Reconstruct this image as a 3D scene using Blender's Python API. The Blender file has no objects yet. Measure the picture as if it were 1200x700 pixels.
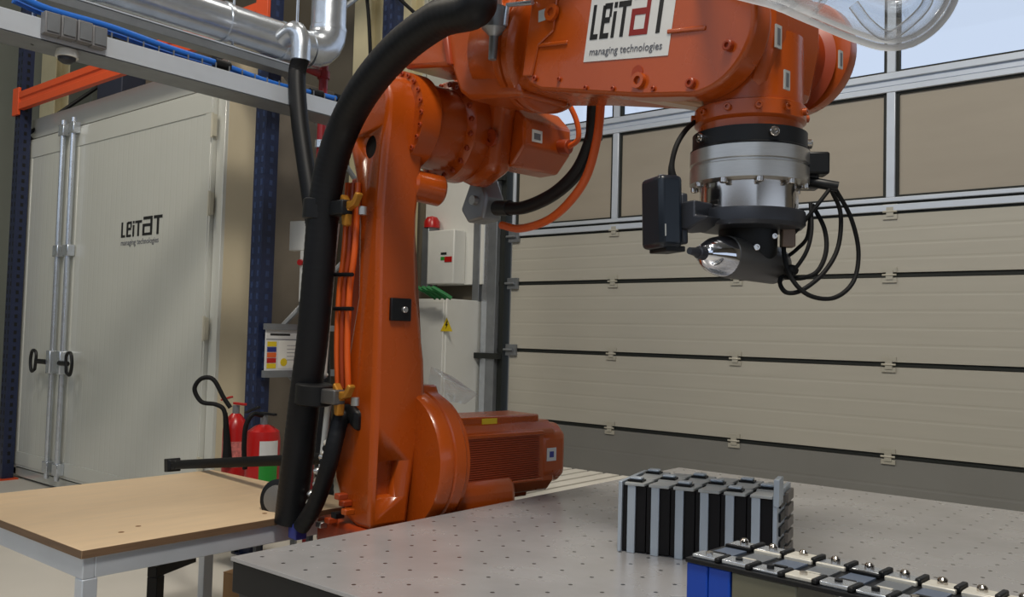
import bpy, bmesh, math, random
from mathutils import Vector, Matrix
random.seed(7)
sc = bpy.context.scene
PI = math.pi
# ---------------------------------------------------------------- camera
F = 1030.0; RHO = 0.027; PHI = math.atan(45 / F); TH = math.radians(39.5)
CAM = Vector((0, 0, 1.45))
_fw = Vector((-math.sin(TH), math.cos(TH), 0)); _rt = Vector((math.cos(TH), math.sin(TH), 0)); _up = Vector((0, 0, 1))
_fwd = _fw * math.cos(PHI) + _up * math.sin(PHI); _upp = _up * math.cos(PHI) - _fw * math.sin(PHI)
_cx = _rt * math.cos(RHO) + _upp * math.sin(RHO); _cy = -_rt * math.sin(RHO) + _upp * math.cos(RHO)
cd = bpy.data.cameras.new('camera'); cd.sensor_width = 36; cd.lens = 36 * F / 1200
cam = bpy.data.objects.new('camera', cd); sc.collection.objects.link(cam)
cam.matrix_world = Matrix(((_cx.x, _cy.x, -_fwd.x, CAM.x), (_cx.y, _cy.y, -_fwd.y, CAM.y), (_cx.z, _cy.z, -_fwd.z, CAM.z), (0, 0, 0, 1)))
cd.clip_start = 0.02; cd.dof.use_dof = False
sc.camera = cam
# ---------------------------------------------------------------- world, lamps, exposure
w = bpy.data.worlds.new('sky'); sc.world = w; w.use_nodes = True
bg = w.node_tree.nodes['Background']; bg.inputs[0].default_value = (0.72, 0.83, 1.0, 1); bg.inputs[1].default_value = 1.7
def area(name, loc, target, size, power, col=(1, 1, 1), sy=None):
    d = bpy.data.lights.new(name, 'AREA'); d.energy = power; d.color = col; d.size = size
    if sy: d.shape = 'RECTANGLE'; d.size_y = sy
    o = bpy.data.objects.new(name, d); sc.collection.objects.link(o); o.location = loc
    o.rotation_euler = (Vector(target) - Vector(loc)).to_track_quat('-Z', 'Y').to_euler()
    return o
area('unseen_hall_lamp', (0.05, 0.1, 7.2), (-1.6, 2.2, 1), 1.1, 640, (1.0, 0.93, 0.82))
area('unseen_hall_lamp', (-6.2, 0.6, 7.2), (-6.4, 2.2, 0), 1.4, 270, (1.0, 0.92, 0.78))  # unseen lamp, added above the cabinet front
area('unseen_hall_lamp', (-3.6, 4.6, 7.2), (-3.6, 4.8, 0), 1.2, 45, (1.0, 0.93, 0.82))  # unseen lamp, added in front of the back wall
area('added_sky_fill', (1.0, -3.5, 7.3), (-0.5, 1.5, 0), 3.0, 160, (0.86, 0.93, 1.0))  # added cool fill light behind the camera, under a closed ceiling
sc.view_settings.view_transform = 'Standard'; sc.view_settings.look = 'None'
sc.view_settings.gamma = 1; sc.view_settings.use_curve_mapping = False
sc.view_settings.exposure = -0.95

# ---------------------------------------------------------------- pixel and frame helpers
def ray(x, y): return _fwd + _cx * ((x - 600) / F) - _cy * ((y - 350) / F)
def at(x, y, d): return CAM + ray(x, y) * d
def onx(x, y, X): r = ray(x, y); return CAM + r * ((X - CAM.x) / r.x)
def ony(x, y, Y): r = ray(x, y); return CAM + r * ((Y - CAM.y) / r.y)
def onz(x, y, h): r = ray(x, y); return CAM + r * ((h - CAM.z) / r.z)
RO = Vector((-2.52, 2.27, 0)); YAW = math.radians(-8.5)
RM = Matrix.Translation(RO) @ Matrix.Rotation(YAW, 4, 'Z'); RMI = RM.inverted()
def rl(x, y, yl):                       # point on the robot plane y = yl, in robot coordinates
    c = RMI @ CAM; r = RMI.to_3x3() @ ray(x, y); return c + r * ((yl - c.y) / r.y)
def rx(x, y, xl):
    c = RMI @ CAM; r = RMI.to_3x3() @ ray(x, y); return c + r * ((xl - c.x) / r.x)

# ---------------------------------------------------------------- materials
def lin(c):
    return tuple((v / 255 / 12.92 if v / 255 <= 0.04045 else ((v / 255 + 0.055) / 1.055) ** 2.4) for v in c) + (1,)
MATS = {}
def mat(name, rgb, rough=0.5, metal=0.0, var=0.06, scale=8, bump=0.0, bscale=60, spec=0.5, coat=0, emit=None, stretch=None, rvar=0.0):
    if name in MATS: return MATS[name]
    m = bpy.data.materials.new(name); m.use_nodes = True; nt = m.node_tree; b = nt.nodes['Principled BSDF']
    c = lin(rgb); b.inputs['Base Color'].default_value = c; b.inputs['Roughness'].default_value = rough
    b.inputs['Metallic'].default_value = metal; b.inputs['Specular IOR Level'].default_value = spec
    b.inputs['Coat Weight'].default_value = coat
    tc = nt.nodes.new('ShaderNodeTexCoord'); mp = nt.nodes.new('ShaderNodeMapping'); nt.links.new(tc.outputs['Object'], mp.inputs[0])
    if stretch: mp.inputs['Scale'].default_value = stretch
    if var:
        n = nt.nodes.new('ShaderNodeTexNoise'); n.inputs['Scale'].default_value = scale; n.inputs['Detail'].default_value = 5
        nt.links.new(mp.outputs[0], n.inputs[0])
        mx = nt.nodes.new('ShaderNodeMix'); mx.data_type = 'RGBA'
        mx.inputs[6].default_value = tuple(max(0, v * (1 - var * 2)) for v in c[:3]) + (1,)
        mx.inputs[7].default_value = tuple(min(1, v * (1 + var * 2)) for v in c[:3]) + (1,)
        nt.links.new(n.outputs[0], mx.inputs[0]); nt.links.new(mx.outputs[2], b.inputs['Base Color'])
        if rvar:
            mr = nt.nodes.new('ShaderNodeMapRange'); mr.inputs[3].default_value = max(0.02, rough - rvar); mr.inputs[4].default_value = rough + rvar
            nt.links.new(n.outputs[0], mr.inputs[0]); nt.links.new(mr.outputs[0], b.inputs['Roughness'])
    if bump:
        n2 = nt.nodes.new('ShaderNodeTexNoise'); n2.inputs['Scale'].default_value = bscale; nt.links.new(mp.outputs[0], n2.inputs[0])
        bp = nt.nodes.new('ShaderNodeBump'); bp.inputs['Strength'].default_value = bump; bp.inputs['Distance'].default_value = 0.01
        nt.links.new(n2.outputs[0], bp.inputs['Height']); nt.links.new(bp.outputs[0], b.inputs['Normal'])
    if emit: b.inputs['Emission Color'].default_value = c; b.inputs['Emission Strength'].default_value = emit
    MATS[name] = m; return m
def clear(name, tint, ior, rough, base=0.04):
    m = bpy.data.materials.new(name); m.use_nodes = True; nt = m.node_tree; nt.nodes.clear()
    o = nt.nodes.new('ShaderNodeOutputMaterial'); t = nt.nodes.new('ShaderNodeBsdfTransparent'); g = nt.nodes.new('ShaderNodeBsdfGlossy')
    t.inputs[0].default_value = tint + (1,); g.inputs['Roughness'].default_value = rough
    fr = nt.nodes.new('ShaderNodeFresnel'); fr.inputs[0].default_value = ior
    nz = nt.nodes.new('ShaderNodeTexNoise'); nz.inputs['Scale'].default_value = 9
    ad = nt.nodes.new('ShaderNodeMath'); ad.operation = 'MULTIPLY_ADD'; ad.inputs[1].default_value = base; nt.links.new(nz.outputs[0], ad.inputs[0]); nt.links.new(fr.outputs[0], ad.inputs[2])
    mx = nt.nodes.new('ShaderNodeMixShader'); nt.links.new(ad.outputs[0], mx.inputs[0]); nt.links.new(t.outputs[0], mx.inputs[1]); nt.links.new(g.outputs[0], mx.inputs[2])
    nt.links.new(mx.outputs[0], o.inputs[0]); MATS[name] = m; return m

ORANGE = mat('orange_paint', (168, 72, 15), 0.28, 0, 0.05, 5, 0.04, 90, coat=0.2, rvar=0.06)
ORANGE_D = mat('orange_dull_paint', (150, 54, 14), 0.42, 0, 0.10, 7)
BLACK = mat('black_plastic', (17, 18, 20), 0.45, 0, 0.1, spec=0.35)
HOSE = mat('black_hose', (13, 14, 17), 0.5, 0, 0.1, 20, spec=0.3)
RUBBER = mat('black_rubber', (11, 11, 12), 0.7, 0, 0.1, spec=0.3)
STEEL = mat('brushed_steel', (196, 194, 190), 0.30, 0.85, 0.05, 30, stretch=(1, 1, 12))
STEEL_P = mat('polished_steel', (205, 200, 195), 0.15, 1.0, 0.03)
CHROME = mat('chrome', (230, 232, 238), 0.06, 1.0, 0.0)
GALV = mat('galvanised_steel', (206, 212, 220), 0.26, 0.8, 0.10, 14, 0.04, 30)
GALV_D = mat('dull_galvanised_steel', (140, 144, 148), 0.45, 0.7, 0.12, 10)
ALU = mat('aluminium_profile', (200, 207, 216), 0.34, 0.3, 0.04)
DARKMETAL = mat('dark_anodised_metal', (58, 60, 66), 0.42, 0.5, 0.06)
GREYMETAL = mat('grey_gunmetal', (92, 90, 88), 0.45, 0.5, 0.06)
CREAM = mat('cream_panel', (194, 195, 187), 0.2, 0, 0.02, 3, spec=1.0, coat=.5)
CREAM_S = mat('cream_side_panel', (198, 186, 158), 0.45, 0, 0.03, 3)
DOORP = mat('beige_door_panel', (172, 168, 156), 0.42, 0, 0.03, 2, stretch=(1, 1, 10))
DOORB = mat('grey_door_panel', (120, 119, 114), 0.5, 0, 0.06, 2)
INFILL = mat('taupe_infill_panel', (156, 147, 132), 0.35, 0, 0.06, 2, stretch=(0.6, 1, 3))
SEAL = mat('dark_rubber_seal', (22, 26, 22), 0.7)
WALLM = mat('beige_wall_paint', (104, 97, 84), 0.7, 0, 0.05, 2)
WALLG = mat('grey_green_wall_panel', (138, 142, 132), 0.6, 0, 0.05, 2)
WHITEP = mat('white_painted_metal', (212, 212, 206), 0.4, 0, 0.02)
COLM = mat('cream_steel_column', (214, 204, 168), 0.5, 0, 0.04)
BLUEP = mat('dark_blue_rack_paint', (25, 35, 64), 0.42, 0, 0.15, 30)
RACKO = mat('orange_rack_beam', (208, 78, 34), 0.45, 0, 0.04)
FLOORM = mat('pale_concrete', (204, 199, 190), 0.38, 0, 0.06, 1.5, rvar=0.1)
CEILM = mat('ceiling_sheet', (150, 150, 146), 0.7)
WOOD = mat('plywood', (208, 182, 148), 0.42, 0, 0.07, 5, stretch=(6, 1, 1), rvar=0.08)
WOODE = mat('plywood_edge', (112, 88, 66), 0.6, 0, 0.2, 30, stretch=(0.3, 0.3, 8))
WOODK = mat('wood_knot', (122, 86, 52), 0.6)
RED = mat('red_paint', (176, 26, 24), 0.3, 0, 0.04)
REDP = mat('dark_red_pipe_paint', (132, 22, 30), 0.4, 0, 0.06)
WHITEL = mat('white_label', (206, 206, 204), 0.45, 0, 0.03, 30)
GREYL = mat('grey_label', (170, 172, 170), 0.5, 0, 0.05, 50)
GREEN = mat('green_label', (42, 140, 52), 0.45)
GREENC = mat('green_cable', (30, 112, 56), 0.45)
YELLOW = mat('yellow_label', (214, 186, 30), 0.5)
YBRKT = mat('yellow_zinc_bracket', (176, 120, 36), 0.4, 0.4, 0.1)
BLUEH = mat('blue_hose', (36, 104, 196), 0.35, 0, 0.04)
BLUEB = mat('blue_case', (16, 66, 168), 0.38, 0, 0.06)
BLUEC = mat('blue_connector', (52, 60, 140), 0.4)
INK = mat('black_ink', (20, 20, 20), 0.6, var=0)
INKG = mat('grey_ink', (96, 98, 104), 0.6, var=0)
INKR = mat('dark_red_ink', (128, 24, 20), 0.6, var=0)
OLIVE = mat('olive_grey_panel', (112, 110, 92), 0.45, 0.2, 0.12, 6)
CELL = mat('black_cell_case', (13, 11, 13), 0.5, 0, 0.1, spec=.3)
STRAP = mat('blued_steel_strap', (182, 192, 202), 0.36, 0.35, 0.06)
BRASS = mat('pale_terminal', (222, 218, 206), 0.35, 0.3, 0.1)
CARD = mat('cardboard', (168, 132, 92), 0.8)
DECK = mat('white_deck_slat', (218, 214, 204), 0.45, 0, 0.03)
ORCABLE = mat('orange_cable', (212, 88, 24), 0.4)
GLASS = clear('window_glass', (0.97, 0.98, 1.0), 1.3, 0.02, 0.02)
PLASTIC = clear('clear_plastic', (0.96, 0.97, 0.98), 1.25, 0.06, 0.12)
_nt = PLASTIC.node_tree; _d = _nt.nodes.new('ShaderNodeBsdfTranslucent'); _d.inputs[0].default_value = (.9, .92, .95, 1); _d2 = _nt.nodes.new('ShaderNodeBsdfDiffuse'); _d2.inputs[0].default_value = (.85, .87, .9, 1)
_m0 = _nt.nodes.new('ShaderNodeMixShader'); _nt.links.new(_d.outputs[0], _m0.inputs[1]); _nt.links.new(_d2.outputs[0], _m0.inputs[2])
_lw = _nt.nodes.new('ShaderNodeLayerWeight'); _lw.inputs[0].default_value = .35; _pm = _nt.nodes.new('ShaderNodeMath'); _pm.operation = 'MULTIPLY'; _pm.inputs[1].default_value = .8; _nt.links.new(_lw.outputs['Facing'], _pm.inputs[0])
_mm = _nt.nodes.new('ShaderNodeMixShader'); _out = [n for n in _nt.nodes if n.type == 'OUTPUT_MATERIAL'][0]; _src = _out.inputs[0].links[0].from_socket
_nt.links.new(_pm.outputs[0], _mm.inputs[0]); _nt.links.new(_src, _mm.inputs[1]); _nt.links.new(_m0.outputs[0], _mm.inputs[2]); _nt.links.new(_mm.outputs[0], _out.inputs[0])
def platform_mat():
    m = mat('perforated_steel_plate', (178, 177, 178), 0.26, 0.3, 0.09, 4, 0.03, 40, rvar=0.10)
    nt = m.node_tree; b = nt.nodes['Principled BSDF']
    src = b.inputs['Base Color'].links[0].from_socket
    tc = nt.nodes.new('ShaderNodeTexCoord'); mp = nt.nodes.new('ShaderNodeMapping'); mp.inputs['Scale'].default_value = (10, 10, 0)
    nt.links.new(tc.outputs['Object'], mp.inputs[0])
    fr = nt.nodes.new('ShaderNodeVectorMath'); fr.operation = 'FRACTION'; nt.links.new(mp.outputs[0], fr.inputs[0])
    ds = nt.nodes.new('ShaderNodeVectorMath'); ds.operation = 'DISTANCE'; nt.links.new(fr.outputs[0], ds.inputs[0]); ds.inputs[1].default_value = (0.5, 0.5, 0)
    lt = nt.nodes.new('ShaderNodeMath'); lt.operation = 'LESS_THAN'; lt.inputs[1].default_value = 0.062; nt.links.new(ds.outputs['Value'], lt.inputs[0])
    mx = nt.nodes.new('ShaderNodeMix'); mx.data_type = 'RGBA'; nt.links.new(lt.outputs[0], mx.inputs[0]); nt.links.new(src, mx.inputs[6]); mx.inputs[7].default_value = (0.07, 0.07, 0.07, 1)
    nt.links.new(mx.outputs[2], b.inputs['Base Color']); return m
PLATE = platform_mat()

# ---------------------------------------------------------------- mesh helpers
def catmull(pts, n=8):
    P = [Vector(p) for p in pts]
    if len(P) < 3: return P
    P = [P[0] * 2 - P[1]] + P + [P[-1] * 2 - P[-2]]; out = []
    for i in range(1, len(P) - 2):
        for k in range(n):
            t = k / n; a, b, c, d = P[i - 1], P[i], P[i + 1], P[i + 2]
            out.append(0.5 * ((2 * b) + (c - a) * t + (2 * a - 5 * b + 4 * c - d) * t * t + (3 * b - a - 3 * c + d) * t ** 3))
    out.append(P[-2]); return out
class G:
    def __init__(s): s.bm = bmesh.new()
    def verts(s, co): return [s.bm.verts.new(c) for c in co]
    def box(s, x0, x1, y0, y1, z0, z1, M=None):
        v = [Vector((x, y, z)) for x in (x0, x1) for y in (y0, y1) for z in (z0, z1)]
        if M is not None: v = [M @ p for p in v]
        v = s.verts(v)
        for f in ((0, 1, 3, 2), (4, 6, 7, 5), (0, 4, 5, 1), (2, 3, 7, 6), (0, 2, 6, 4), (1, 5, 7, 3)): s.bm.faces.new([v[i] for i in f])
        return s
    def prism(s, pts, d0, d1, plane='xz', M=None):
        def mk(p, d):
            q = {'xz': (p[0], d, p[1]), 'xy': (p[0], p[1], d), 'yz': (d, p[0], p[1])}[plane]; q = Vector(q); return M @ q if M is not None else q
        a = s.verts([mk(p, d0) for p in pts]); b = s.verts([mk(p, d1) for p in pts]); n = len(pts)
        s.bm.faces.new(a); s.bm.faces.new(b[::-1])
        for i in range(n): s.bm.faces.new((a[i], b[i], b[(i + 1) % n], a[(i + 1) % n]))
        return s
    def lathe(s, prof, p0, axis, n=36, caps=True):          # prof: (radius, distance along axis)
        p0 = Vector(p0); ax = Vector(axis).normalized(); u = ax.orthogonal().normalized(); v = ax.cross(u); rings = []
        for r, h in prof:
            rings.append(s.verts([p0 + ax * h + (u * math.cos(2 * PI * k / n) + v * math.sin(2 * PI * k / n)) * max(r, 1e-4) for k in range(n)]))
        for a, b in zip(rings, rings[1:]):
            for k in range(n): s.bm.faces.new((a[k], a[(k + 1) % n], b[(k + 1) % n], b[k]))
        if caps: s.bm.faces.new(rings[0][::-1]); s.bm.faces.new(rings[-1])
        return s
    def cyl(s, a, b, r, r1=None, n=24):
        a = Vector(a); b = Vector(b); return s.lathe([(r, 0), (r if r1 is None else r1, (b - a).length)], a, b - a, n)
    def tube(s, pts, r, n=12, sm=8, rfun=None, caps=True):
        P = catmull(pts, sm) if sm else [Vector(p) for p in pts]
        rings = []; T = None; u = None
        for i, p in enumerate(P):
            t = (P[min(i + 1, len(P) - 1)] - P[max(i - 1, 0)]).normalized()
            if u is None: u = t.orthogonal().normalized()
            else: u = (u - t * u.dot(t)).normalized()
            v = t.cross(u); rr = rfun(i, len(P)) if rfun else r
            rings.append(s.verts([p + (u * math.cos(2 * PI * k / n) + v * math.sin(2 * PI * k / n)) * rr for k in range(n)]))
        for a, b in zip(rings, rings[1:]):
            for k in range(n): s.bm.faces.new((a[k], a[(k + 1) % n], b[(k + 1) % n], b[k]))
        if caps: s.bm.faces.new(rings[0][::-1]); s.bm.faces.new(rings[-1])
        return s
    def ball(s, c, r, sx=1, sy=1, sz=1, n=16):
        M = Matrix.Translation(Vector(c)) @ Matrix.Diagonal((sx, sy, sz, 1)); bmesh.ops.create_uvsphere(s.bm, u_segments=n, v_segments=max(6, n // 2), radius=r, matrix=M); return s
    def mesh(s, name, m, ang=38, xf=None):
        bmesh.ops.recalc_face_normals(s.bm, faces=s.bm.faces)
        if xf is not None: s.bm.transform(xf)
        ca = math.radians(ang)
        for f in s.bm.faces: f.smooth = True
        for e in s.bm.edges:
            if len(e.link_faces) != 2 or e.calc_face_angle(0) > ca: e.smooth = False
        me = bpy.data.meshes.new(name); s.bm.to_mesh(me); s.bm.free(); me.materials.append(m); return me
    def build(s, name, m, parent=None, bev=0, world=False, ang=38, label=None, seg=2):
        xf = parent.matrix_world.inverted() if (world and parent is not None) else None
        o = bpy.data.objects.new(name, s.mesh(name, m, ang, xf)); sc.collection.objects.link(o); o.parent = parent
        if bev:
            md = o.modifiers.new('bevel', 'BEVEL'); md.width = bev; md.segments = seg; md.limit_method = 'ANGLE'; md.angle_limit = math.radians(40)
        if label: o['label'] = label
        return o
def tag(o, label, cat, group=None):
    o['label'] = label; o['category'] = cat
    if group: o['group'] = group
    return o
def struct(o): o['kind'] = 'structure'; return o
def root(name, loc=(0, 0, 0), rz=0, label=None, cat=None, group=None):
    o = bpy.data.objects.new(name, None); sc.collection.objects.link(o); o.location = loc; o.rotation_euler = (0, 0, rz); o.empty_display_size = 0.1
    o.matrix_world = Matrix.Translation(Vector(loc)) @ Matrix.Rotation(rz, 4, 'Z')
    if label: tag(o, label, cat, group)
    return o
def inst(name, me, parent, loc, axis=None, rot=None):
    o = bpy.data.objects.new(name, me); sc.collection.objects.link(o); o.parent = parent; o.location = loc
    if axis is not None: o.rotation_mode = 'QUATERNION'; o.rotation_quaternion = Vector(axis).normalized().to_track_quat('Z', 'Y')
    if rot: o.rotation_euler = rot
    return o
def text_mesh(txt, m, size):
    c = bpy.data.curves.new('lettering', 'FONT'); c.body = txt; c.size = size; c.extrude = 0.0008; c.resolution_u = 2; c.align_x = 'LEFT'
    o = bpy.data.objects.new('lettering', c); sc.collection.objects.link(o)
    me = bpy.data.meshes.new_from_object(o.evaluated_get(bpy.context.evaluated_depsgraph_get())); bpy.data.objects.remove(o); bpy.data.curves.remove(c)
    me.materials.clear(); me.materials.append(m); return me
# letters of the logo as strokes in a unit cell (x0, x1, y0, y1)
LOGO = [('L', [(0, .042, 0, 1), (0.042, .105, 0, .15)]),
        ('E', [(.135, .18, 0, .95), (.16, .265, .84, 1), (.18, .25, .44, .60), (.18, .255, 0, .15), (.235, .265, .6, .84)]),
        ('i', [(.29, .332, 0, .74), (.29, .332, .84, 1)]),
        ('T', [(.35, .515, .84, 1), (.41, .455, 0, .84)]),
        ('a', [(.55, .77, 1.0, 1.19), (.72, .77, 0, 1.0), (.535, .72, 0, .16), (.535, .72, .56, .74), (.535, .585, .16, .56)]),
        ('T', [(.80, 1.0, 1.0, 1.19), (.875, .925, 0, 1.0)])]
def logo(parent, M, W, H, ma, mred):
    for ch, rects in LOGO:
        g = G()
        for x0, x1, y0, y1 in rects: g.box(x0 * W, x1 * W, y0 * H, y1 * H, 0, 0.001)
        g.bm.transform(M); g.build('letter', mred if ch == 'a' else ma, parent)
BOLT = G().lathe([(0.5, 0), (0.5, 0.55), (0.42, 0.62), (0.26, 0.62), (0.24, 0.35), (0.0, 0.35)], (0, 0, 0), (0, 0, 1), 12, False)
BOLT_ME = {}
def bolt(parent, loc, axis, r, m):
    k = (round(r, 4), m.name)
    if k not in BOLT_ME:
        g = G(); g.lathe([(r, -r * 0.4), (r, r * 0.9), (r * .85, r * 1.05), (r * .5, r * 1.05), (r * .48, r * .6)], (0, 0, 0), (0, 0, 1), 12); BOLT_ME[k] = g.mesh('bolt', m)
    return inst('bolt', BOLT_ME[k], parent, loc, axis)
BOLT.bm.free()

# ================================================================ SETTING
struct(G().box(-13, 7, -6, 6.4, -0.2, 0).build('floor', FLOORM))
struct(G().box(-13, 7, -6, 6.4, 7.6, 7.8).build('ceiling', CEILM))
DX0, DX1, DY = -5.0, 1.48, 6.05
struct(G().box(-13, DX0 - 0.18, 6.10, 6.4, 0, 7.6).build('wall_back', WALLM))
struct(G().box(DX1 + 0.12, 7, 6.10, 6.4, 0, 7.6).build('wall_right', WALLM))
struct(G().box(DX0 - 0.18, DX1 + 0.12, 6.10, 6.4, 4.85, 7.6).build('wall_lintel', WALLM))
wl = struct(G().box(-13.3, -13, -6.3, 6.4, 0, 7.6).build('wall_left', WALLG))
struct(G().box(-13, 7, -6.3, -6, 0, 3.3).build('unseen_wall_front', WALLM))  # unseen wall, added with an open band above to limit the daylight
struct(G().box(7, 7.3, -6.3, 6.4, 0, 1.5).build('unseen_wall_side', WALLM))  # unseen wall, gap above it shaped to let bluish daylight in
struct(G().box(7, 7.3, -6.3, 6.4, 3.3, 7.6).build('wall_upper', WALLM))
# cladding ribs on the left wall
rib = G().box(-0.03, 0.03, -0.02, 0.02, 0, 7.6).mesh('cladding_rib', WALLG)
for k in range(14): inst('cladding_rib', rib, wl, (-12.98, -0.6 + k * 0.5, 0))
a_ = ony(442, 0, 6.1).x; b_ = ony(575, 0, 6.1).x
PALE = mat('pale_wall_panel', (186, 188, 178), .5, 0, .03)
for k in range(4): G().box(a_ + (b_ - a_) * k / 4 + .01, a_ + (b_ - a_) * (k + 1) / 4 - .01, 6.07, 6.10, 2.9, 7.5).build('wall_panel', PALE, bpy.data.objects['wall_back'], bev=.006)
# sectional door
door = struct(root('door_1', (DX0, DY, 0)))
Wd = DX1 - DX0
def panel_profile(z0, z1, n):
    pts = [(0.06, z0), (0, z0 + 0.004)]
    for k in range(1, n):
        z = z0 + (z1 - z0) * k / n
        pts += [(0, z - 0.012), (0.001, z - 0.004), (0.001, z + 0.004), (0, z + 0.012)]
    pts += [(0, z1 - 0.004), (0.06, z1)]
    return pts
SE = [0.735, 1.335, 1.925, 2.345]
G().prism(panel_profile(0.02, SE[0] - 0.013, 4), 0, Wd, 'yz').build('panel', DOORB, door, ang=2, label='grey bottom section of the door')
for z0, z1, n in ((SE[0], SE[1], 5), (SE[1], SE[2], 5), (SE[2], SE[3], 4)):
    G().prism(panel_profile(z0 + 0.013, z1 - 0.013, n), 0, Wd, 'yz').build('panel', DOORP, door, ang=2)
for z in SE[:3]: G().box(0, Wd, 0.012, 0.06, z - 0.013, z + 0.013).build('seal', SEAL, door)
# glazed sections: rails, mullions, gaskets, panes
for z, h in ((2.37, 0.045), (2.425, 0.03), (3.165, 0.04), (3.255, 0.045), (4.03, 0.05), (4.8, 0.06)):
    G().box(0, Wd, -0.015, 0.05, z - h / 2, z + h / 2).build('rail', ALU, door, bev=0.004)
G().box(0, Wd, .006, .05, 2.322, 2.352).build('seal', SEAL, door)
for z in (2.398, 3.21): G().box(0, Wd, 0.004, 0.05, z - 0.016, z + 0.016).build('seal', SEAL if z < 3 else ALU, door)
MX = [k * 1.08 for k in range(0, 7)]
for z0, z1, pm in ((2.44, 3.145, INFILL), (3.278, 4.005, GLASS), (4.055, 4.77, GLASS)):
    for k in range(len(MX)):
        x = MX[k]
        G().box(x - 0.028 if k else 0, x + 0.028, -0.012, 0.05, z0, z1).build('mullion', ALU, door, bev=0.004)
        if k < len(MX) - 1:
            g = G()
            for a, b in ((x + .028, x + .05), (MX[k + 1] - .05, MX[k + 1] - .028)): g.box(a, b, 0.006, 0.04, z0, z1)
            for a, b in ((z0, z0 + .016), (z1 - .016, z1)): g.box(x + .05, MX[k + 1] - .05, 0.006, 0.04, a, b)
            g.build('gasket', SEAL, door)
            G().box(x + 0.05, MX[k + 1] - 0.05, 0.018, 0.03, z0 + .016, z1 - .016).build('pane', pm, door)
hg = G(); hg.box(-0.045, 0.045, -0.010, 0.0, -0.05, -0.018); hg.box(-0.045, 0.045, -0.010, 0.0, 0.018, 0.05); hg.box(-0.022, 0.022, -0.016, 0.0, -0.03, 0.03)
hg.cyl((-0.045, -0.014, 0), (0.045, -0.014, 0), 0.007, n=8)
hgm = hg.mesh('hinge', mat('pale_hinge', (176, 172, 158), .4, .2))
for z in SE:
    for x in MX[1:-1]: inst('hinge', hgm, door, (x, -0.001, z))
# roller carriers and track on the left side
rc = G(); rc.box(-0.03, 0.09, -0.02, 0.0, -0.05, 0.05); rc.cyl((-0.10, -0.03, 0), (0.06, -0.03, 0), 0.012, n=10); rc.cyl((-0.14, -0.03, 0), (-0.10, -0.03, 0), 0.03, n=12)
rcm = rc.mesh('roller_bracket', GALV_D)
for z in SE: inst('roller_bracket', rcm, door, (0.0, -0.002, z))
tj = struct(root('trim_1', (DX0, DY, 0)))
G().box(-0.10, -0.045, -0.05, 0.04, 0, 4.85).build('track', SEAL, tj)
G().box(-0.20, -0.10, -0.10, 0.05, 0, 4.85).build('post', GALV_D, tj, bev=0.004)
G().box(-0.30, -0.22, -0.06, 0.05, 0, 4.85).build('post', GALV, tj, bev=0.004)
G().box(-0.40, -0.32, -0.08, 0.05, 0, 4.85).build('post', GALV_D, tj, bev=0.004)
for z in (1.25, 2.85): G().box(-0.42, -0.04, -0.12, -0.07, z, z + 0.05).build('cross_strap', SEAL, tj)
tk = struct(G().box(-0.05, 0.12, -0.1, 0.05, 0, 4.85).build('trim_2', GALV_D)); tk.location = (DX1, DY, 0)
# cream steel columns against the back wall
for i, (px, Y, wd, lab) in enumerate(((68, 4.9, 0.42, 'cream steel column behind the left rack post'), (432, 5.95, 0.24, 'cream steel column behind the black hoses of the robot'), (480, 5.98, 0.22, 'cream steel column beside the white electrical cabinet'))):
    p = ony(px, 30, Y); c = root('steel_column', (p.x, Y, 0), 0, lab, 'column', 'columns on the back wall')
    G().box(-wd / 2, wd / 2, -0.09, -0.075, 0, 7.55).build('flange', COLM, c)
    G().box(-wd / 2, wd / 2, 0.075, 0.09, 0, 7.55).build('flange', COLM, c)
    G().box(-0.01, 0.01, -0.075, 0.075, 0, 7.55).build('web', COLM, c)

# ================================================================ WALK-IN CABINET
cab = root('walk_in_cabinet', (-9.02, 3.5, 0), 0, 'large cream walk-in cabinet with double doors and galvanised lock bars', 'cabinet')
CW = 3.42
G().box(0, CW, 0.02, 0.36, 0.03, 3.40).build('body', CREAM_S, cab, bev=0.01)
G().box(0.01, CW - .01, 0.36, 0.98, 0.03, 3.39).build('shaded_rear_section', mat('shaded_cream_panel', (116, 107, 94), .6), cab, bev=0.01)  # cream side in shade: the shade is put into this darker colour
G().box(0, CW, 0.0, 0.03, 3.22, 3.41).build('fascia', CREAM, cab, bev=0.004)
G().box(0, 0.13, 0, 0.03, 0.03, 3.215).build('stile', CREAM, cab, bev=0.004)
G().box(CW - 0.10, CW, 0, 0.03, 0.03, 3.215).build('stile', CREAM, cab, bev=0.004)
G().box(0, CW, 0, 0.03, 0.02, 0.10).build('sill', CREAM, cab, bev=0.004)
G().box(0.12, CW - 0.1, 0.008, 0.03, 3.20, 3.222).build('shadow_gap', SEAL, cab)
G().box(0.12, CW - 0.1, 0.008, 0.03, 0.095, 0.118).build('shadow_gap', SEAL, cab)
def ribbed(x0, x1, pitch):
    pts = [(x0, 0.02), (x0, -0.03)]; n = int((x1 - x0 - 0.24) / pitch); a = x0 + 0.12
    for k in range(n + 1):
        x = a + k * pitch; pts += [(x - 0.012, -0.03), (x, -0.0293), (x + 0.012, -0.03)]
    return pts + [(x1, -0.03), (x1, 0.02)]
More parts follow.
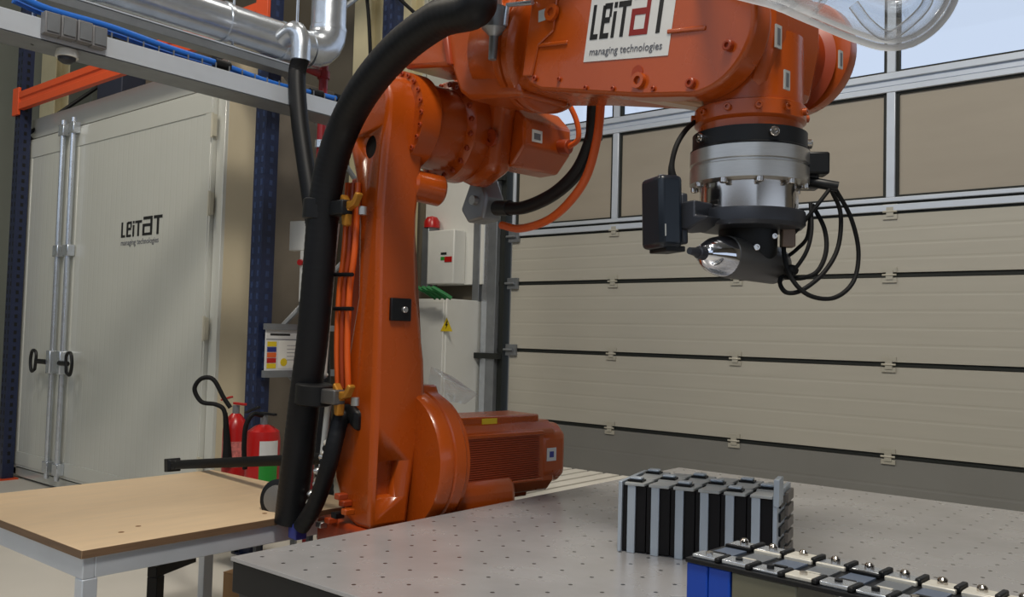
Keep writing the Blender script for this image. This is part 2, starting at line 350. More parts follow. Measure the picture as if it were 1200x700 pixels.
for x0, x1, lab in ((0.135, 1.03, 'narrow left door leaf'), (1.10, CW - 0.105, 'wide right door leaf carrying the logo')):
    d = G().prism(ribbed(x0, x1, 0.085), 0.12, 3.198, 'xy').build('door_leaf', CREAM, cab, label=lab, ang=2)
    g = G()                                              # raised edge frame of the leaf
    for a, b, c, e in ((x0 + .02, x1 - .02, .14, .26), (x0 + .02, x1 - .02, 3.02, 3.18)): g.box(a, b, -0.036, -0.02, c, e)
    g.box(x0 + .02, x0 + .10, -0.036, -0.02, .26, 3.02); g.box(x1 - .10, x1 - .02, -0.036, -0.02, .26, 3.02)
    g.build('leaf_frame', CREAM, d, bev=0.003)
hin = G(); hin.box(-0.015, 0.015, -0.03, 0, -0.08, 0.08); hin.cyl((0, -0.03, -0.09), (0, -0.03, 0.09), 0.01, n=10); him = hin.mesh('hinge', mat('cream_hinge', (186, 182, 164), .4))
for z in (0.45, 1.45, 2.35, 2.92):
    inst('hinge', him, cab, (0.12, -0.02, z)); inst('hinge', him, cab, (CW - 0.09, -0.02, z))
for x in (0.965, 1.165):
    b = G().cyl((x, -0.075, 0.10), (x, -0.075, 3.27), 0.022, n=14).build('lock_bar', GALV, cab)
    for z in (0.2, 2.1, 3.18):
        G().box(x - 0.05, x + 0.05, -0.10, -0.035, z - 0.05, z + 0.05).build('bar_guide', GALV, b, bev=0.006)
    s = -1 if x < 1 else 1
    G().box(x - 0.04, x + 0.04, -0.115, -0.03, 1.02, 1.22).build('lock_body', GALV, b, bev=0.008)
    g = G(); g.tube([(x + s * 0.03, -0.11, 1.12), (x + s * 0.2, -0.12, 1.12)], 0.022, 10, 0)
    hx = x + s * 0.27
    g.tube([(hx - s * .06, -0.13, 1.05), (hx - s * .07, -.13, 1.19), (hx + s * .01, -.13, 1.21), (hx + s * .04, -.13, 1.12), (hx + s * .01, -.13, 1.03), (hx - s * .06, -.13, 1.05)], 0.014, 8, 5)
    g.build('handle', BLACK, b)
logo(cab, Matrix.Translation((2.02, -0.0315, 2.17)) @ Matrix.Rotation(PI / 2, 4, 'X'), 0.64, 0.125, INK, INK)
tm = text_mesh('managing technologies', INKG, 0.066)
inst('tagline', tm, cab, (2.02, -0.0315, 2.105), rot=(PI / 2, 0, 0))

# ================================================================ STORAGE RACK around the cabinet
rack = root('storage_rack', (-8.92, 3.34, 0), 0, 'blue upright storage rack with orange beams standing around the cream cabinet', 'rack')
def post(x, y, H=6.2):
    p = G(); p.prism([(-.06, -.05), (.06, -.05), (.06, .05), (.045, .05), (.045, -.035), (-.045, -.035), (-.045, .05), (-.06, .05)], 0, H, 'xy')
    o = p.build('upright', BLUEP, rack); o.location = (x, y, 0)
    f = G().box(x - 0.1, x + 0.1, y - 0.08, y + 0.08, 0, 0.012).build('foot_plate', RACKO if x < 1 else BLUEP, rack)
    g = G()
    for k in range(int(H / 0.075) - 2):
        for s in (-1, 1): g.box(x + s * 0.032 - .011, x + s * .032 + .011, y - 0.0515, y - 0.05, 0.15 + k * .075, 0.19 + k * 0.075); 
        g.box(x + .060, x + .0615, y - .012, y + .014, 0.15 + k * .075, 0.185 + k * 0.075)
    h = g.build('slot_row', mat('slot_blue', (38, 54, 90), .5) if x > 1 else BLACK, rack); h['kind'] = 'stuff'
RXS = (0.05, 3.98)
for x in RXS:
    for y in (0.06, 1.14): post(x, y)
for z, y in ((3.46, .005), (5.35, .005), (5.35, 1.14)):
    if True:
        pr = [(y - .02, z), (y + .03, z), (y + .03, z + .15), (y + .012, z + .15), (y + .012, z + .165), (y - .02, z + .165), (y - .02, z + .11), (y - .008, z + .10), (y - .008, z + .07), (y - .02, z + .06)]
        G().prism(pr, RXS[0] + .05, RXS[1] - .05, 'yz').build('beam', RACKO, rack)
        for x in RXS: G().box(x - .065, x + .065, y - .025, y + .0, z - .05, z + .21).build('beam_connector', RACKO, rack, bev=0.003)
for x in RXS:
    zs = [0.4, 1.35, 2.3, 3.25, 4.2, 5.15, 6.0]
    for k in range(6):
        a, b = (0.10, 1.10) if k % 2 else (1.10, 0.10)
        G().tube([(x, a, zs[k]), (x, b, zs[k + 1])], 0.018, 8, 0).build('brace', GALV_D if x > 1 else BLACK, rack)
# notice panel held in a grey tray on the side of the rack
n0 = onx(311, 390, -4.84); n1 = onx(355, 390, -4.84); nz1 = onx(333, 387, -4.84).z; nz0 = onx(333, 434, -4.84).z
nb = root('notice_board', (-4.84, n0.y, nz0), 0, 'small white notice board with coloured squares on the rack upright', 'notice board')
nw = n1.y - n0.y; nh = nz1 - nz0
G().box(0, 0.012, 0, nw, 0, nh).build('backing', WHITEL, nb)
G().box(-0.01, 0.03, -0.01, nw + 0.3, -0.045, 0).build('ledge', GALV_D, nb)
G().box(-0.01, 0.03, -0.01, nw + 0.3, nh, nh + 0.04).build('ledge', GALV_D, nb)
G().box(0.012, 0.014, 0.03, nw * 0.62, nh * 0.86, nh * 0.91).build('heading_line', INK, nb)
G().box(0.012, 0.0135, 0, nw, nh * 0.755, nh * 0.775).build('divider', INKG, nb)
for k, m in enumerate((YELLOW, RED, mat('orange_print', (212, 96, 40), 0.5), mat('blue_print', (36, 44, 120), 0.5), YELLOW)):
    z = nh * (0.05 + k * 0.135); G().box(0.012, 0.014, 0.01, nw * 0.27, z, z + nh * 0.12).build('colour_square', m, nb)
G().box(0.012, 0.014, nw * 0.33, nw * 0.97, nh * 0.05, nh * 0.73).build('sheet', mat('notice_paper', (224, 222, 214), 0.6), nb)
G().lathe([(nh * .1, 0), (nh * .1, .002)], (0.014, nw * .47, nh * .2), (1, 0, 0), 14).build('spot', YELLOW, nb)
for k in range(5): G().box(0.014, 0.0145, nw * .55, nw * (.9 - .06 * (k % 2)), nh * (.25 + k * .09), nh * (.262 + k * .09)).build('text_line', INKG, nb)

# ================================================================ FIRE EXTINGUISHERS
st = root('extinguisher_stand', (-4.75, 3.05, 0), 0, 'low dark steel stand holding the two red fire extinguishers', 'stand')
EX1 = at(275, 520, 5.55); EX2 = at(308, 530, 5.15)
sx0, sx1 = EX1.x - .15, EX2.x + .17; sy0, sy1 = min(EX1.y, EX2.y) - .14, max(EX1.y, EX2.y) + .14
cx_, cy_ = (sx0 + sx1) / 2, (sy0 + sy1) / 2; st.location = (cx_, cy_, 0); st.matrix_world = Matrix.Translation((cx_, cy_, 0))
hx_, hy_ = (sx1 - sx0) / 2, (sy1 - sy0) / 2
G().box(-hx_, hx_, -hy_, hy_, 0.43, 0.45).build('shelf', DARKMETAL, st)
for a in (-1, 1):
    for b in (-1, 1): G().box(a * (hx_ - .02) - .015, a * (hx_ - .02) + .015, b * (hy_ - .02) - .015, b * (hy_ - .02) + .015, 0, .43).build('leg', DARKMETAL, st)
e = root('fire_extinguisher', (EX1.x, EX1.y, 0.45), 0, 'slim red fire extinguisher with black horn hose looped beside the cabinet', 'extinguisher', 'fire extinguishers')
G().lathe([(.06, 0), (.076, .012), (.076, .37), (.07, .41), (.045, .45), (.026, .47)], (0, 0, 0), (0, 0, 1), 24).build('cylinder', RED, e)
G().lathe([(.0768, .14), (.0768, .30)], (0, 0, 0), (0, 0, 1), 24, False).build('label', mat('red_white_print', (200, 110, 104), 0.5, var=0.4, scale=60), e)
G().cyl((0, 0, .47), (0, 0, .52), .022, n=14).build('valve', GALV_D, e)
g = G(); g.box(-.02, .10, -.012, .012, .525, .54); g.box(-.02, .09, -.012, .012, .56, .572, Matrix.Rotation(-0.25, 4, 'Y')); g.build('lever', RED, e, bev=.003)
lp = [at(x, y, 5.45) for x, y in ((270, 478), (262, 466), (250, 445), (236, 444), (228, 456), (236, 471), (252, 474), (262, 480), (265, 496))]
g = G().tube(lp, 0.014, 10, 6); g.build('hose', RUBBER, e, world=True)
G().tube([at(264, 484, 5.45), at(266, 520, 5.46), at(266, 545, 5.46)], 0.02, 10, 4, rfun=lambda i, n: .014 + .022 * i / n).build('horn', RUBBER, e, world=True)
e = root('fire_extinguisher', (EX2.x, EX2.y, 0.45), 0, 'wide red fire extinguisher with white and green label behind black bar', 'extinguisher', 'fire extinguishers')
G().lathe([(.085, 0), (.098, .012), (.098, .36), (.09, .41), (.05, .44), (.026, .448)], (0, 0, 0), (0, 0, 1), 28).build('cylinder', RED, e)
def lab_arc(R, z0, z1, a0, a1):
    g = G(); n = 12
    A = [(R * math.cos(a0 + (a1 - a0) * k / n), R * math.sin(a0 + (a1 - a0) * k / n)) for k in range(n + 1)]
    lo = g.verts([(x, y, z0) for x, y in A]); hi = g.verts([(x, y, z1) for x, y in A])
    for k in range(n): g.bm.faces.new((lo[k], lo[k + 1], hi[k + 1], hi[k]))
    return g
a0 = math.atan2(-EX2.y, -EX2.x)
lab_arc(.0985, .265, .36, a0 - .2, a0 + 1.0).build('label', WHITEL, e)
lab_arc(.0987, .12, .26, a0 - .2, a0 + 1.0).build('label', GREEN, e, label='green lower half of the label')
G().cyl((0, 0, .445), (0, 0, .50), .022, n=14).build('valve', GALV_D, e)
g = G(); g.box(-.03, .11, -.012, .012, .505, .52); g.box(-.03, .11, -.012, .012, .53, .543, Matrix.Rotation(-0.3, 4, 'Y')); g.build('lever', BLACK, e, bev=.003)
G().tube([at(307, 487, 5.12), at(296, 486, 5.05), at(288, 500, 5.03), at(286, 525, 5.03), at(287, 550, 5.04)], .014, 10, 6).build('hose', RUBBER, e, world=True)

# ================================================================ CABLE TRAY, HOSE, DUCT (overhead, running towards the door)
TX = -4.25
tray = root('cable_tray', (TX, 0.9, 2.73), 0, 'galvanised overhead cable tray crossing in front of the cabinet', 'cable tray')
G().box(-.10, .10, 0, 2.9, 0, .006).build('tray_floor', GALV_D, tray)
G().box(.094, .10, 0, 2.9, 0, .10).build('side_rail', ALU, tray, bev=.002)
G().box(-.10, -.094, 0, 2.9, 0, .10).build('side_rail', ALU, tray, bev=.002)
pg_ = G().box(-.003, .003, -.003, .003, 0, .035).mesh('peg', GALV_D)
for k in range(26): inst('peg', pg_, tray, (.09, .75 + k * .08, .095))
for k in range(18): G().box(-.094, .094, .1 + k * .16, .12 + k * .16, .07, .08).build('rung', GALV_D, tray)
for y in (0.75, 2.2): G().cyl((0, y, .0), (0, y, 4.87), .008, n=8).build('hanger_rod', GALV, tray)
bh = [onx(x, y, TX + .06) for x, y in ((20, -5), (60, 12), (130, 32), (200, 57), (260, 76), (320, 98), (370, 110), (400, 116), (420, 108))]
bo = G().tube(bh, .017, 10, 5).build('blue_hose', BLUEH); tag(bo, 'thin blue hose lying along the overhead cable tray', 'hose')
for i in (4, 6, 7):
    q = bh[i]; G().tube([q - (bh[i] - bh[i - 1]).normalized() * .045, q + (bh[i] - bh[i - 1]).normalized() * .045], .026, 10, 0).build('clip', BLACK, bo)
b2 = [q + Vector((-.045, 0, -.012)) for q in bh[:-1]]
tag(G().tube(b2, .013, 8, 5).build('blue_hose', BLUEH), 'second blue hose lying just behind the first on the tray', 'hose')
for i, (x, y) in enumerate(((59, 29), (78, 34), (97, 39), (114, 45))):
    c = onx(x, y, TX + .125)
    j = root('junction_box', (c.x, c.y, c.z - .05), 0, ['grey square junction box on cable tray, furthest from the duct', 'second grey junction box on cable tray counted from the left', 'third grey junction box on cable tray counted from the left', 'grey junction box on cable tray, nearest to the duct'][i], 'junction box', 'junction boxes on the cable tray')
    G().box(-.02, .03, -.034, .034, 0, .10).build('case', mat('grey_box_plastic', (112, 112, 114), .5), j, bev=.004)
    G().box(.03, .036, -.026, .026, .012, .088).build('lid', GALV_D, j)
c = onx(79, 54, TX + .05)
sd = root('ceiling_sensor', (c.x, c.y, 2.73), 0, 'small white dome sensor hanging under the cable tray', 'sensor')
G().lathe([(.045, 0), (.05, -.02), (.05, -.035)], (0, 0, 0), (0, 0, 1), 20).build('housing', WHITEP, sd)
G().lathe([(.04, -.035), (.037, -.05), (.02, -.062), (.0, -.065)], (0, 0, 0), (0, 0, 1), 20).build('dome', DARKMETAL, sd)
DXc, DZc, DR = -4.62, 3.27, .115
duct = root('ventilation_duct', (DXc, 0.8, DZc), 0, 'round galvanised ventilation duct turning up beside the robot', 'duct')
yE = 2.78
G().cyl((0, 0, 0), (0, yE - .32, 0), DR, n=32).build('straight_section', GALV, duct)
for y in (.5, 1.3, 2.05, yE - .32): G().cyl((0, y - .012, 0), (0, y + .012, 0), DR + .007, n=32).build('collar', GALV, duct)
G().cyl((0, yE - .32, 0), (0, yE - .13, 0), DR, n=32).build('straight_section', GALV, duct)
g = G(); seg = []
for k in range(6):
    t = k / 5 * PI / 2; seg.append((0, yE - .13 + .17 * math.sin(t), .17 - .17 * math.cos(t)))
g.tube(seg, DR * 1.04, 32, 0).build('elbow', GALV, duct, ang=12)
G().cyl((0, yE + .04, .17), (0, yE + .04, 4.3), DR, n=32).build('riser', GALV, duct)
for z in (.17, .40): G().cyl((0, yE + .04, z - .012), (0, yE + .04, z + .012), DR + .007, n=32).build('collar', GALV, duct)
# side outlet with its own small elbow
so = at(345, 42, 5.05); so_l = so - Vector(duct.location)
G().tube([(so_l.x - .10, so_l.y, so_l.z), (so_l.x, so_l.y, so_l.z + .03), (so_l.x + .035, so_l.y + .02, so_l.z - .03), (so_l.x + .04, so_l.y + .02, so_l.z - .15)], .055, 20, 4).build('side_outlet', GALV, duct)
# second, flatter channel below the duct
ch = root('cable_channel', (DXc + .02, .8, 3.06), 0, 'flat pale cable channel hung directly under the round duct', 'cable channel')
G().box(-.05, .05, 0, 2.55, 0, .05).build('channel', GALV_D, ch, bev=.003)
G().box(-.055, .055, 0, 2.55, .05, .058).build('cover', ALU, ch)
for y in (.9, 2.1): G().cyl((0, y, .05), (0, y, 4.54), .007, n=8).build('hanger_rod', GALV, ch)
top = so + Vector((.04, .02, -.13))
hp = [top, at(348, 90, 5.0), at(351, 140, 4.95), at(357, 185, 4.9), at(364, 232, 4.85), at(372, 300, 4.8), at(376, 420, 4.75), at(380, 560, 4.72), at(384, 715, 4.70)]
hp[-1].z = 0.01
dh = G().tube(hp, .05, 18, 40, rfun=lambda i, n: .05 if i % 2 else .0475).build('flexible_hose', HOSE, ang=60)
tag(dh, 'black ribbed flexible hose dropping from the duct outlet', 'hose')
rp = at(377, 150, 5.9)
r_ = root('sprinkler_pipe', (rp.x, rp.y, 0), 0, 'thin dark red vertical pipe beside the black flexible hose', 'pipe')
G().cyl((0, 0, 0), (0, 0, 7.6), .03, n=16).build('pipe', REDP, r_)
for z in (1.2, 2.68, 3.15, 4.2): G().cyl((0, 0, z), (0, 0, z + .05), .042, n=16).build('coupling', REDP if z != 2.68 else GALV, r_)
zb = onx(360, 82, rp.x).z
G().cyl((0, -.04, zb), (-.05, -1.2, zb + .12), .026, n=14).build('branch', REDP, r_)

# ================================================================ ELECTRICAL EQUIPMENT by the door
ec = root('electrical_cabinet', (-5.68, 5.86, 0), 0, 'white electrical cabinet with yellow warning triangle beside the sectional door', 'cabinet')
G().box(-.36, .36, -.30, .22, .08, 1.77).build('body', WHITEP, ec, bev=.006)
G().box(-.345, .345, -.325, -.30, .11, 1.75).build('door', WHITEP, ec, bev=.005)
G().box(-.36, .36, -.30, .22, 0, .08).build('plinth', DARKMETAL, ec)
tp = ony(523, 381, 5.53); tx, tz = tp.x + 5.68, tp.z
G().prism([(tx - .07, tz - .055), (tx + .07, tz - .055), (tx, tz + .065)], -.328, -.325, 'xz').build('warning_sign', YELLOW, ec, label='yellow triangle warning sign')
G().prism([(tx + .004, tz + .035), (tx - .016, tz - .005), (tx, tz - .005), (tx - .008, tz - .04), (tx + .018, tz + .008), (tx + .003, tz + .008), (tx + .016, tz + .035)], -.3295, -.328, 'xz').build('warning_symbol', INK, ec)
G().box(-.31, -.29, -.35, -.325, 1.42, 1.52).build('latch', BLACK, ec)
bp_ = root('switch_panel', (-5.64, 5.98, 1.92), 0, 'pale wall panel with white switch box above the electrical cabinet', 'panel')
G().box(-.40, .36, 0, .10, 0, 1.05).build('back_plate', WHITEP, bp_, bev=.004)
G().box(-.20, .14, -.16, 0, .0, .50).build('switch_box', WHITEP, bp_, bev=.01)
G().box(-.30, -.21, -.14, 0, -.02, .55).build('grey_tower', GALV_D, bp_, bev=.01)
G().lathe([(.075, 0), (.075, .06), (.05, .10), (.0, .115)], (-.23, -.08, .54), (0, 0, 1), 20).build('beacon', RED, bp_, label='red dome beacon')
G().box(-.02, .07, -.165, -.16, .22, .25).build('print', GREEN, bp_); G().box(.03, .12, -.166, -.16, .20, .25).build('print', RED, bp_); G().box(-.02, .05, -.165, -.16, .27, .29).build('print', INK, bp_)
G().box(.40, .425, .02, .10, -.2, 1.0).build('conduit', mat('blue_conduit', (60, 90, 150), .5), bp_)
for k in range(4):
    x0 = 489 + k * 6
    pts = [at(x0, 337, 7.62 - .07 * k), at(x0 + 6, 340, 7.6 - .07 * k), at(x0 + 16, 346, 7.6 - .07 * k), at(x0 + 22, 350, 7.6 - .07 * k)]
    o = G().tube(pts, .018, 8, 5).build('network_cable', GREENC)
    tag(o, ('leftmost', 'second from left', 'third from left', 'rightmost')[k] + ' of four green cables on the white electrical cabinet', 'cable', 'green cables on the electrical cabinet')
wbp = at(353, 277, 5.9)
wb = root('control_box', (wbp.x, wbp.y, wbp.z - .1), .3, 'small pale control box with red button behind the main hose', 'control box')
G().box(-.075, .075, -.03, .03, 0, .2).build('case', WHITEP, wb, bev=.006); G().box(.02, .05, -.03, .03, -.34, 0).build('stem', WHITEP, wb); G().cyl((.03, -.03, -.08), (.03, -.05, -.08), .02, n=14).build('button', RED, wb)
G().box(-.02, .02, .03, .05, -wbp.z + .1, .15).build('stand_post', GALV_D, wb)
# clear bag behind the robot gearbox
bagc = at(527, 462, 4.3)
g = G(); random.seed(3)
U = (_rt * 1.0); Vv = Vector((0, 0, 1))
rows = [[(505, 430), (512, 432), (522, 438), (530, 441)], [(502, 445), (515, 444), (530, 448), (545, 452)], [(502, 458), (516, 456), (530, 460), (560, 462)], [(505, 472), (520, 470), (534, 472), (545, 474)]]
for off in (0.0, .09):
    vs = [[g.bm.verts.new(at(x, y, 4.1 + off * (1 if 0 < i < 3 and 0 < j < 3 else .55) + random.uniform(-.02, .02))) for j, (x, y) in enumerate(r)] for i, r in enumerate(rows)]
    for i in range(3):
        for j in range(3): g.bm.faces.new((vs[i][j], vs[i][j + 1], vs[i + 1][j + 1], vs[i + 1][j]))
bmesh.ops.subdivide_edges(g.bm, edges=g.bm.edges, cuts=2, use_grid_fill=True, smooth=0.6)
BAGM = PLASTIC.copy(); BAGM.name = 'clear_bag_film'
[setattr(n.inputs[0], 'default_value', .75) for n in BAGM.node_tree.nodes if n.type == 'LAYER_WEIGHT']
bag = g.build('plastic_bag', BAGM, ang=80); tag(bag, 'crumpled clear plastic bag lying behind the round robot gearbox', 'plastic bag')
# slatted white deck beyond the platform
dk = root('slatted_deck', (-2.95, 3.95, 0), 0, 'low white slatted deck behind the robot motor', 'deck')
sl = G().box(-.045, .045, -.70, .69, .585, .62).mesh('slat', DECK)
for k in range(11): inst('slat', sl, dk, (-.62 + k * .118, 0, 0))
for y in (-.55, .55): G().box(-.66, .62, y - .03, y + .03, .52, .585).build('bearer', GALV_D, dk)
for x in (-.6, .56):
    for y in (-.55, .55): G().box(x - .025, x + .025, y - .025, y + .025, 0, .52).build('leg', GALV_D, dk)

# ================================================================ WORK PLATFORM
PX0, PX1, PY0, PY1, PZ = -2.225, 1.2, 1.465, 4.09, .80
pf = root('steel_platform', ((PX0 + PX1) / 2, (PY0 + PY1) / 2, 0), 0, 'wide grey perforated steel work platform under the robot tool', 'platform')
ax_, ay_ = (PX1 - PX0) / 2, (PY1 - PY0) / 2
G().box(-ax_, ax_, -ay_, ay_, PZ - .012, PZ).build('top_plate', PLATE, pf, bev=.002)
for nm, b in (('edge_rail', (-ax_ + .005, ax_ - .005, -ay_ + .005, -ay_ + .06)), ('edge_rail', (-ax_ + .005, ax_ - .005, ay_ - .06, ay_ - .005)), ('edge_rail', (-ax_ + .005, -ax_ + .06, -ay_ + .06, ay_ - .06)), ('edge_rail', (ax_ - .06, ax_ - .005, -ay_ + .06, ay_ - .06))):
    G().box(*b, PZ - .10, PZ - .013).build(nm, BLACK, pf, bev=.003)
PS = mat('charcoal_side_panel', (62, 63, 64), .5, .1, .12, 4)
for b in ((-ax_ + .02, ax_ - .02, -ay_ + .02, -ay_ + .04), (-ax_ + .02, ax_ - .02, ay_ - .04, ay_ - .02), (-ax_ + .02, -ax_ + .04, -ay_ + .04, ay_ - .04), (ax_ - .04, ax_ - .02, -ay_ + .04, ay_ - .04)):
    G().box(*b, .0, PZ - .10).build('side_panel', PS, pf)

# ================================================================ PLYWOOD TABLE
tb = root('work_table', (-3.45, 1.935, 0), 0, 'plywood topped work table with pale aluminium frame beside the robot', 'table')
tX, tY, tZ = .595, .60, .73
t_ = G().box(-tX, tX, -tY, tY, tZ - .028, tZ).build('table_top', WOOD, tb, bev=.002)
for s in (-1, 1):
    G().box(s * tX - (.001 if s > 0 else .0015), s * tX + (.0015 if s > 0 else .001), -tY + .001, tY - .001, tZ - .0275, tZ - .002).build('edge_band', WOODE, t_)
    G().box(-tX + .001, tX - .001, s * tY - .0015, s * tY + .0015, tZ - .0275, tZ - .002).build('edge_band', WOODE, t_)
for x, y in ((142, 624), (162, 617), (310, 602)):
    q = onz(x, y, tZ); G().lathe([(.010, 0), (.010, .0006)], (q.x + 3.45, q.y - 1.935, tZ), (0, 0, 1), 12).build('knot', WOODK, t_)
for b in ((-tX + .01, tX - .01, -tY + .01, -tY + .05), (-tX + .01, tX - .01, tY - .05, tY - .01), (-tX + .01, -tX + .05, -tY + .05, tY - .05), (tX - .05, tX - .01, -tY + .05, tY - .05)):
    G().box(*b, tZ - .098, tZ - .028).build('apron', ALU, tb, bev=.003)
for a in (-1, 1):
    for b in (-1, 1): G().box(a * (tX - .035) - .026, a * (tX - .035) + .026, b * (tY - .035) - .026, b * (tY - .035) + .026, 0, tZ - .098).build('leg', ALU, tb, bev=.004)
ta_ = at(183, 668, 4.0); tb_ = at(228, 662, 4.28)
tr = root('support_stand', (ta_.x, ta_.y, 0), math.atan2(tb_.y - ta_.y, tb_.x - ta_.x), 'low black steel support stand under the plywood table', 'stand')
G().box(-.03, .27, -.025, .025, .32, .37).build('top_bar', BLACK, tr, bev=.004)
G().box(-.027, .027, -.027, .027, 0, .32).build('leg', BLACK, tr, bev=.004)
G().box(-.10, .16, -.10, .10, 0, .015).build('foot_plate', BLACK, tr)
cb = root('carton', (-4.0, 2.78, 0), .2, 'small brown cardboard box on the floor behind the plywood table', 'box')
G().box(-.11, .11, -.11, .11, 0, .18).build('box_body', CARD, cb, bev=.004)
for s in (-1, 1): G().box(-.11, .11, min(0, s * .11), max(0, s * .11) - .002, .18, .185).build('flap', CARD, cb)
G().box(-.03, .03, -.111, .111, .1855, .187).build('tape', mat('packing_tape', (190, 164, 120), .3), cb)

# ================================================================ ROBOT
rb = root('industrial_robot', RO, YAW, 'large orange industrial robot arm with black hose package reaching over the platform', 'robot')
def P(name, g, m=ORANGE, bev=.008, parent=rb, **k): return g.build(name, m, parent, bev=bev, **k)
# base and turret
P('pedestal', G().lathe([(.36, 0), (.36, .05), (.27, .06), (.27, .30)], (0, .32, 0), (0, 0, 1), 40), GREYMETAL, 0)
P('base', G().lathe([(.28, .30), (.29, .34), (.29, .46), (.26, .50), (.26, .56)], (0, .32, 0), (0, 0, 1), 40), ORANGE, 0)
P('turret', G().prism([(-.24, .56), (.17, .56), (.20, .70), (.19, .86), (.05, 1.0), (-.16, 1.0), (-.27, .86)], .10, .56, 'xz'), ORANGE, .03)
P('turret_foot', G().box(-.22, .12, -.12, .12, .60, .74), ORANGE_D, .02)
# axis 2: big gearbox drum and its motor
A2 = Vector((.03, 0, .97))
gb = P('gearbox_drum', G().lathe([(.20, 0), (.262, .0), (.27, .012), (.27, .055), (.262, .06), (.262, .066), (.27, .072), (.27, .115), (.25, .135), (.25, .15), (.18, .155)], A2 + Vector((0, .085, 0)), (0, 1, 0), 56), ORANGE, 0)
P('drum_cap', G().prism([(-.07, 1.215), (.10, 1.215), (.08, 1.255), (-.04, 1.255)], .10, .22, 'xz'), ORANGE, .008)
mt = P('drive_motor', G().prism([(-.10, .80), (.12, .80), (.16, .85), (.16, 1.06), (.12, 1.10), (-.10, 1.10), (-.14, 1.06), (-.14, .85)], .22, .80, 'xz'), ORANGE, .012)
P('motor_cover', G().prism([(-.11, .78), (.10, .78), (.10, .86), (-.11, .86)], .24, .70, 'xz'), ORANGE, .008, mt)
P('terminal_box', G().box(-.08, .12, .25, .74, 1.08, 1.125), ORANGE, .008, mt)
P('end_bell', G().prism([(-.10, .83), (.12, .83), (.165, .87), (.165, 1.04), (.12, 1.085), (-.10, 1.085)], .72, .86, 'xz'), ORANGE, .02, mt)
P('fin_ridge', G().box(.15, .176, .26, .72, 1.045, 1.062), ORANGE, .004, mt); P('fin_ridge', G().box(.15, .174, .26, .72, .853, .866), ORANGE, .004, mt)
fin = G().box(.155, .170, .27, .70, -.0025, .0025).mesh('cooling_fin', ORANGE_D)
for k in range(20): inst('cooling_fin', fin, mt, (0, 0, .874 + k * .0088))
P('rating_plate', G().box(.166, .168, .745, .80, .93, .985), WHITEL, 0, mt); P('rating_print', G().box(.168, .1685, .76, .785, .945, .97), BLUEC, 0, mt)
P('warning_plate', G().box(.1205, .1225, .42, .50, 1.092, 1.118), YELLOW, 0, mt)
# lower arm
def cut(o, g):
    c = g.build('cutter', BLACK); md = o.modifiers.new('cut', 'BOOLEAN'); md.object = c; md.operation = 'DIFFERENCE'; md.solver = 'EXACT'
    c.parent = o.parent; bpy.context.view_layer.update()
    me = bpy.data.meshes.new_from_object(o.evaluated_get(bpy.context.evaluated_depsgraph_get())); o.modifiers.clear(); o.data = me
    bpy.data.objects.remove(c)
    me.materials.clear(); me.materials.append(ORANGE)
fx = .13
la_out = [(fx, .74), (fx, .85), (fx, .98), (fx, 1.12), (fx, 1.24), (fx, 1.35), (fx, 1.47), (fx, 1.6), (fx - .003, 1.75), (fx - .005, 1.9), (fx + .01, 2.10), (.155, 2.22), (.16, 2.32), (.12, 2.41), (.03, 2.445), (-.07, 2.41), (-.125, 2.32), (-.12, 2.2), (-.06, 2.05), (-.02, 1.85), (-.012, 1.58), (-.07, 1.34), (-.14, 1.18), (-.155, 1.0), (-.13, .89), (-.085, .82), (-.03, .755), (.04, .735)]
_tab = sorted((rx(x, y, fx).z, rx(x, y, fx).y) for x, y in ((494, 204), (490, 260), (489, 330), (492, 370), (497, 400), (500, 440), (499, 475), (494, 510), (487, 545), (482, 575), (478, 610)))
def _w(z):
    if z <= _tab[0][0]: return _tab[0][1]
    for (a, b), (c, d) in zip(_tab, _tab[1:]):
        if a <= z <= c: return b + (d - b) * (z - a) / (c - a)
    return _tab[-1][1]
la = P('lower_arm', G().prism(la_out, -.10, .10, 'xz'), ORANGE, .022, seg=3)
P('arm_channel', G().box(-.13, -.03, -.07, .07, 1.30, 2.05), ORANGE_D, .01)
cut(la, G().prism([(fx - .05, .855), (fx + .05, .84), (fx + .05, .99), (fx - .05, .98)], -.075, .02, 'xz'))
hb = rx(470, 363, fx + .01)
P('inspection_cover', G().box(fx - .006, fx + .014, hb.y - .045, hb.y + .045, hb.z - .042, hb.z + .042), BLACK, .004, la)
bolt(la, (fx + .014, hb.y + .01, hb.z), (1, 0, 0), .012, STEEL)
oh = rl(433, 172, -.101)
cut(la, G().lathe([(.045, -.05), (.045, .12)], (oh.x, -.104, oh.z), (0, 1, 0), 24))
for v in la.data.vertices:
    v.co.y += (_w(v.co.z) - .10) * (v.co.y + .10) / .20
P('hole_shade_disc', G().lathe([(.046, 0), (.05, .004)], (oh.x, -.088, oh.z), (0, 1, 0), 24), RUBBER, 0, la)  # black disc puts the shade inside the hole into colour
# lobe low on the arm where the hoses enter
P('hose_entry', G().prism([(q.x, q.z) for q in (rl(396, 474, -.12), rl(410, 474, -.12), rl(418, 484, -.12), rl(417, 507, -.12), rl(411, 500, -.12), rl(404, 488, -.12), rl(395, 490, -.12))], -.125, -.03, 'xz'), BLACK, .015)
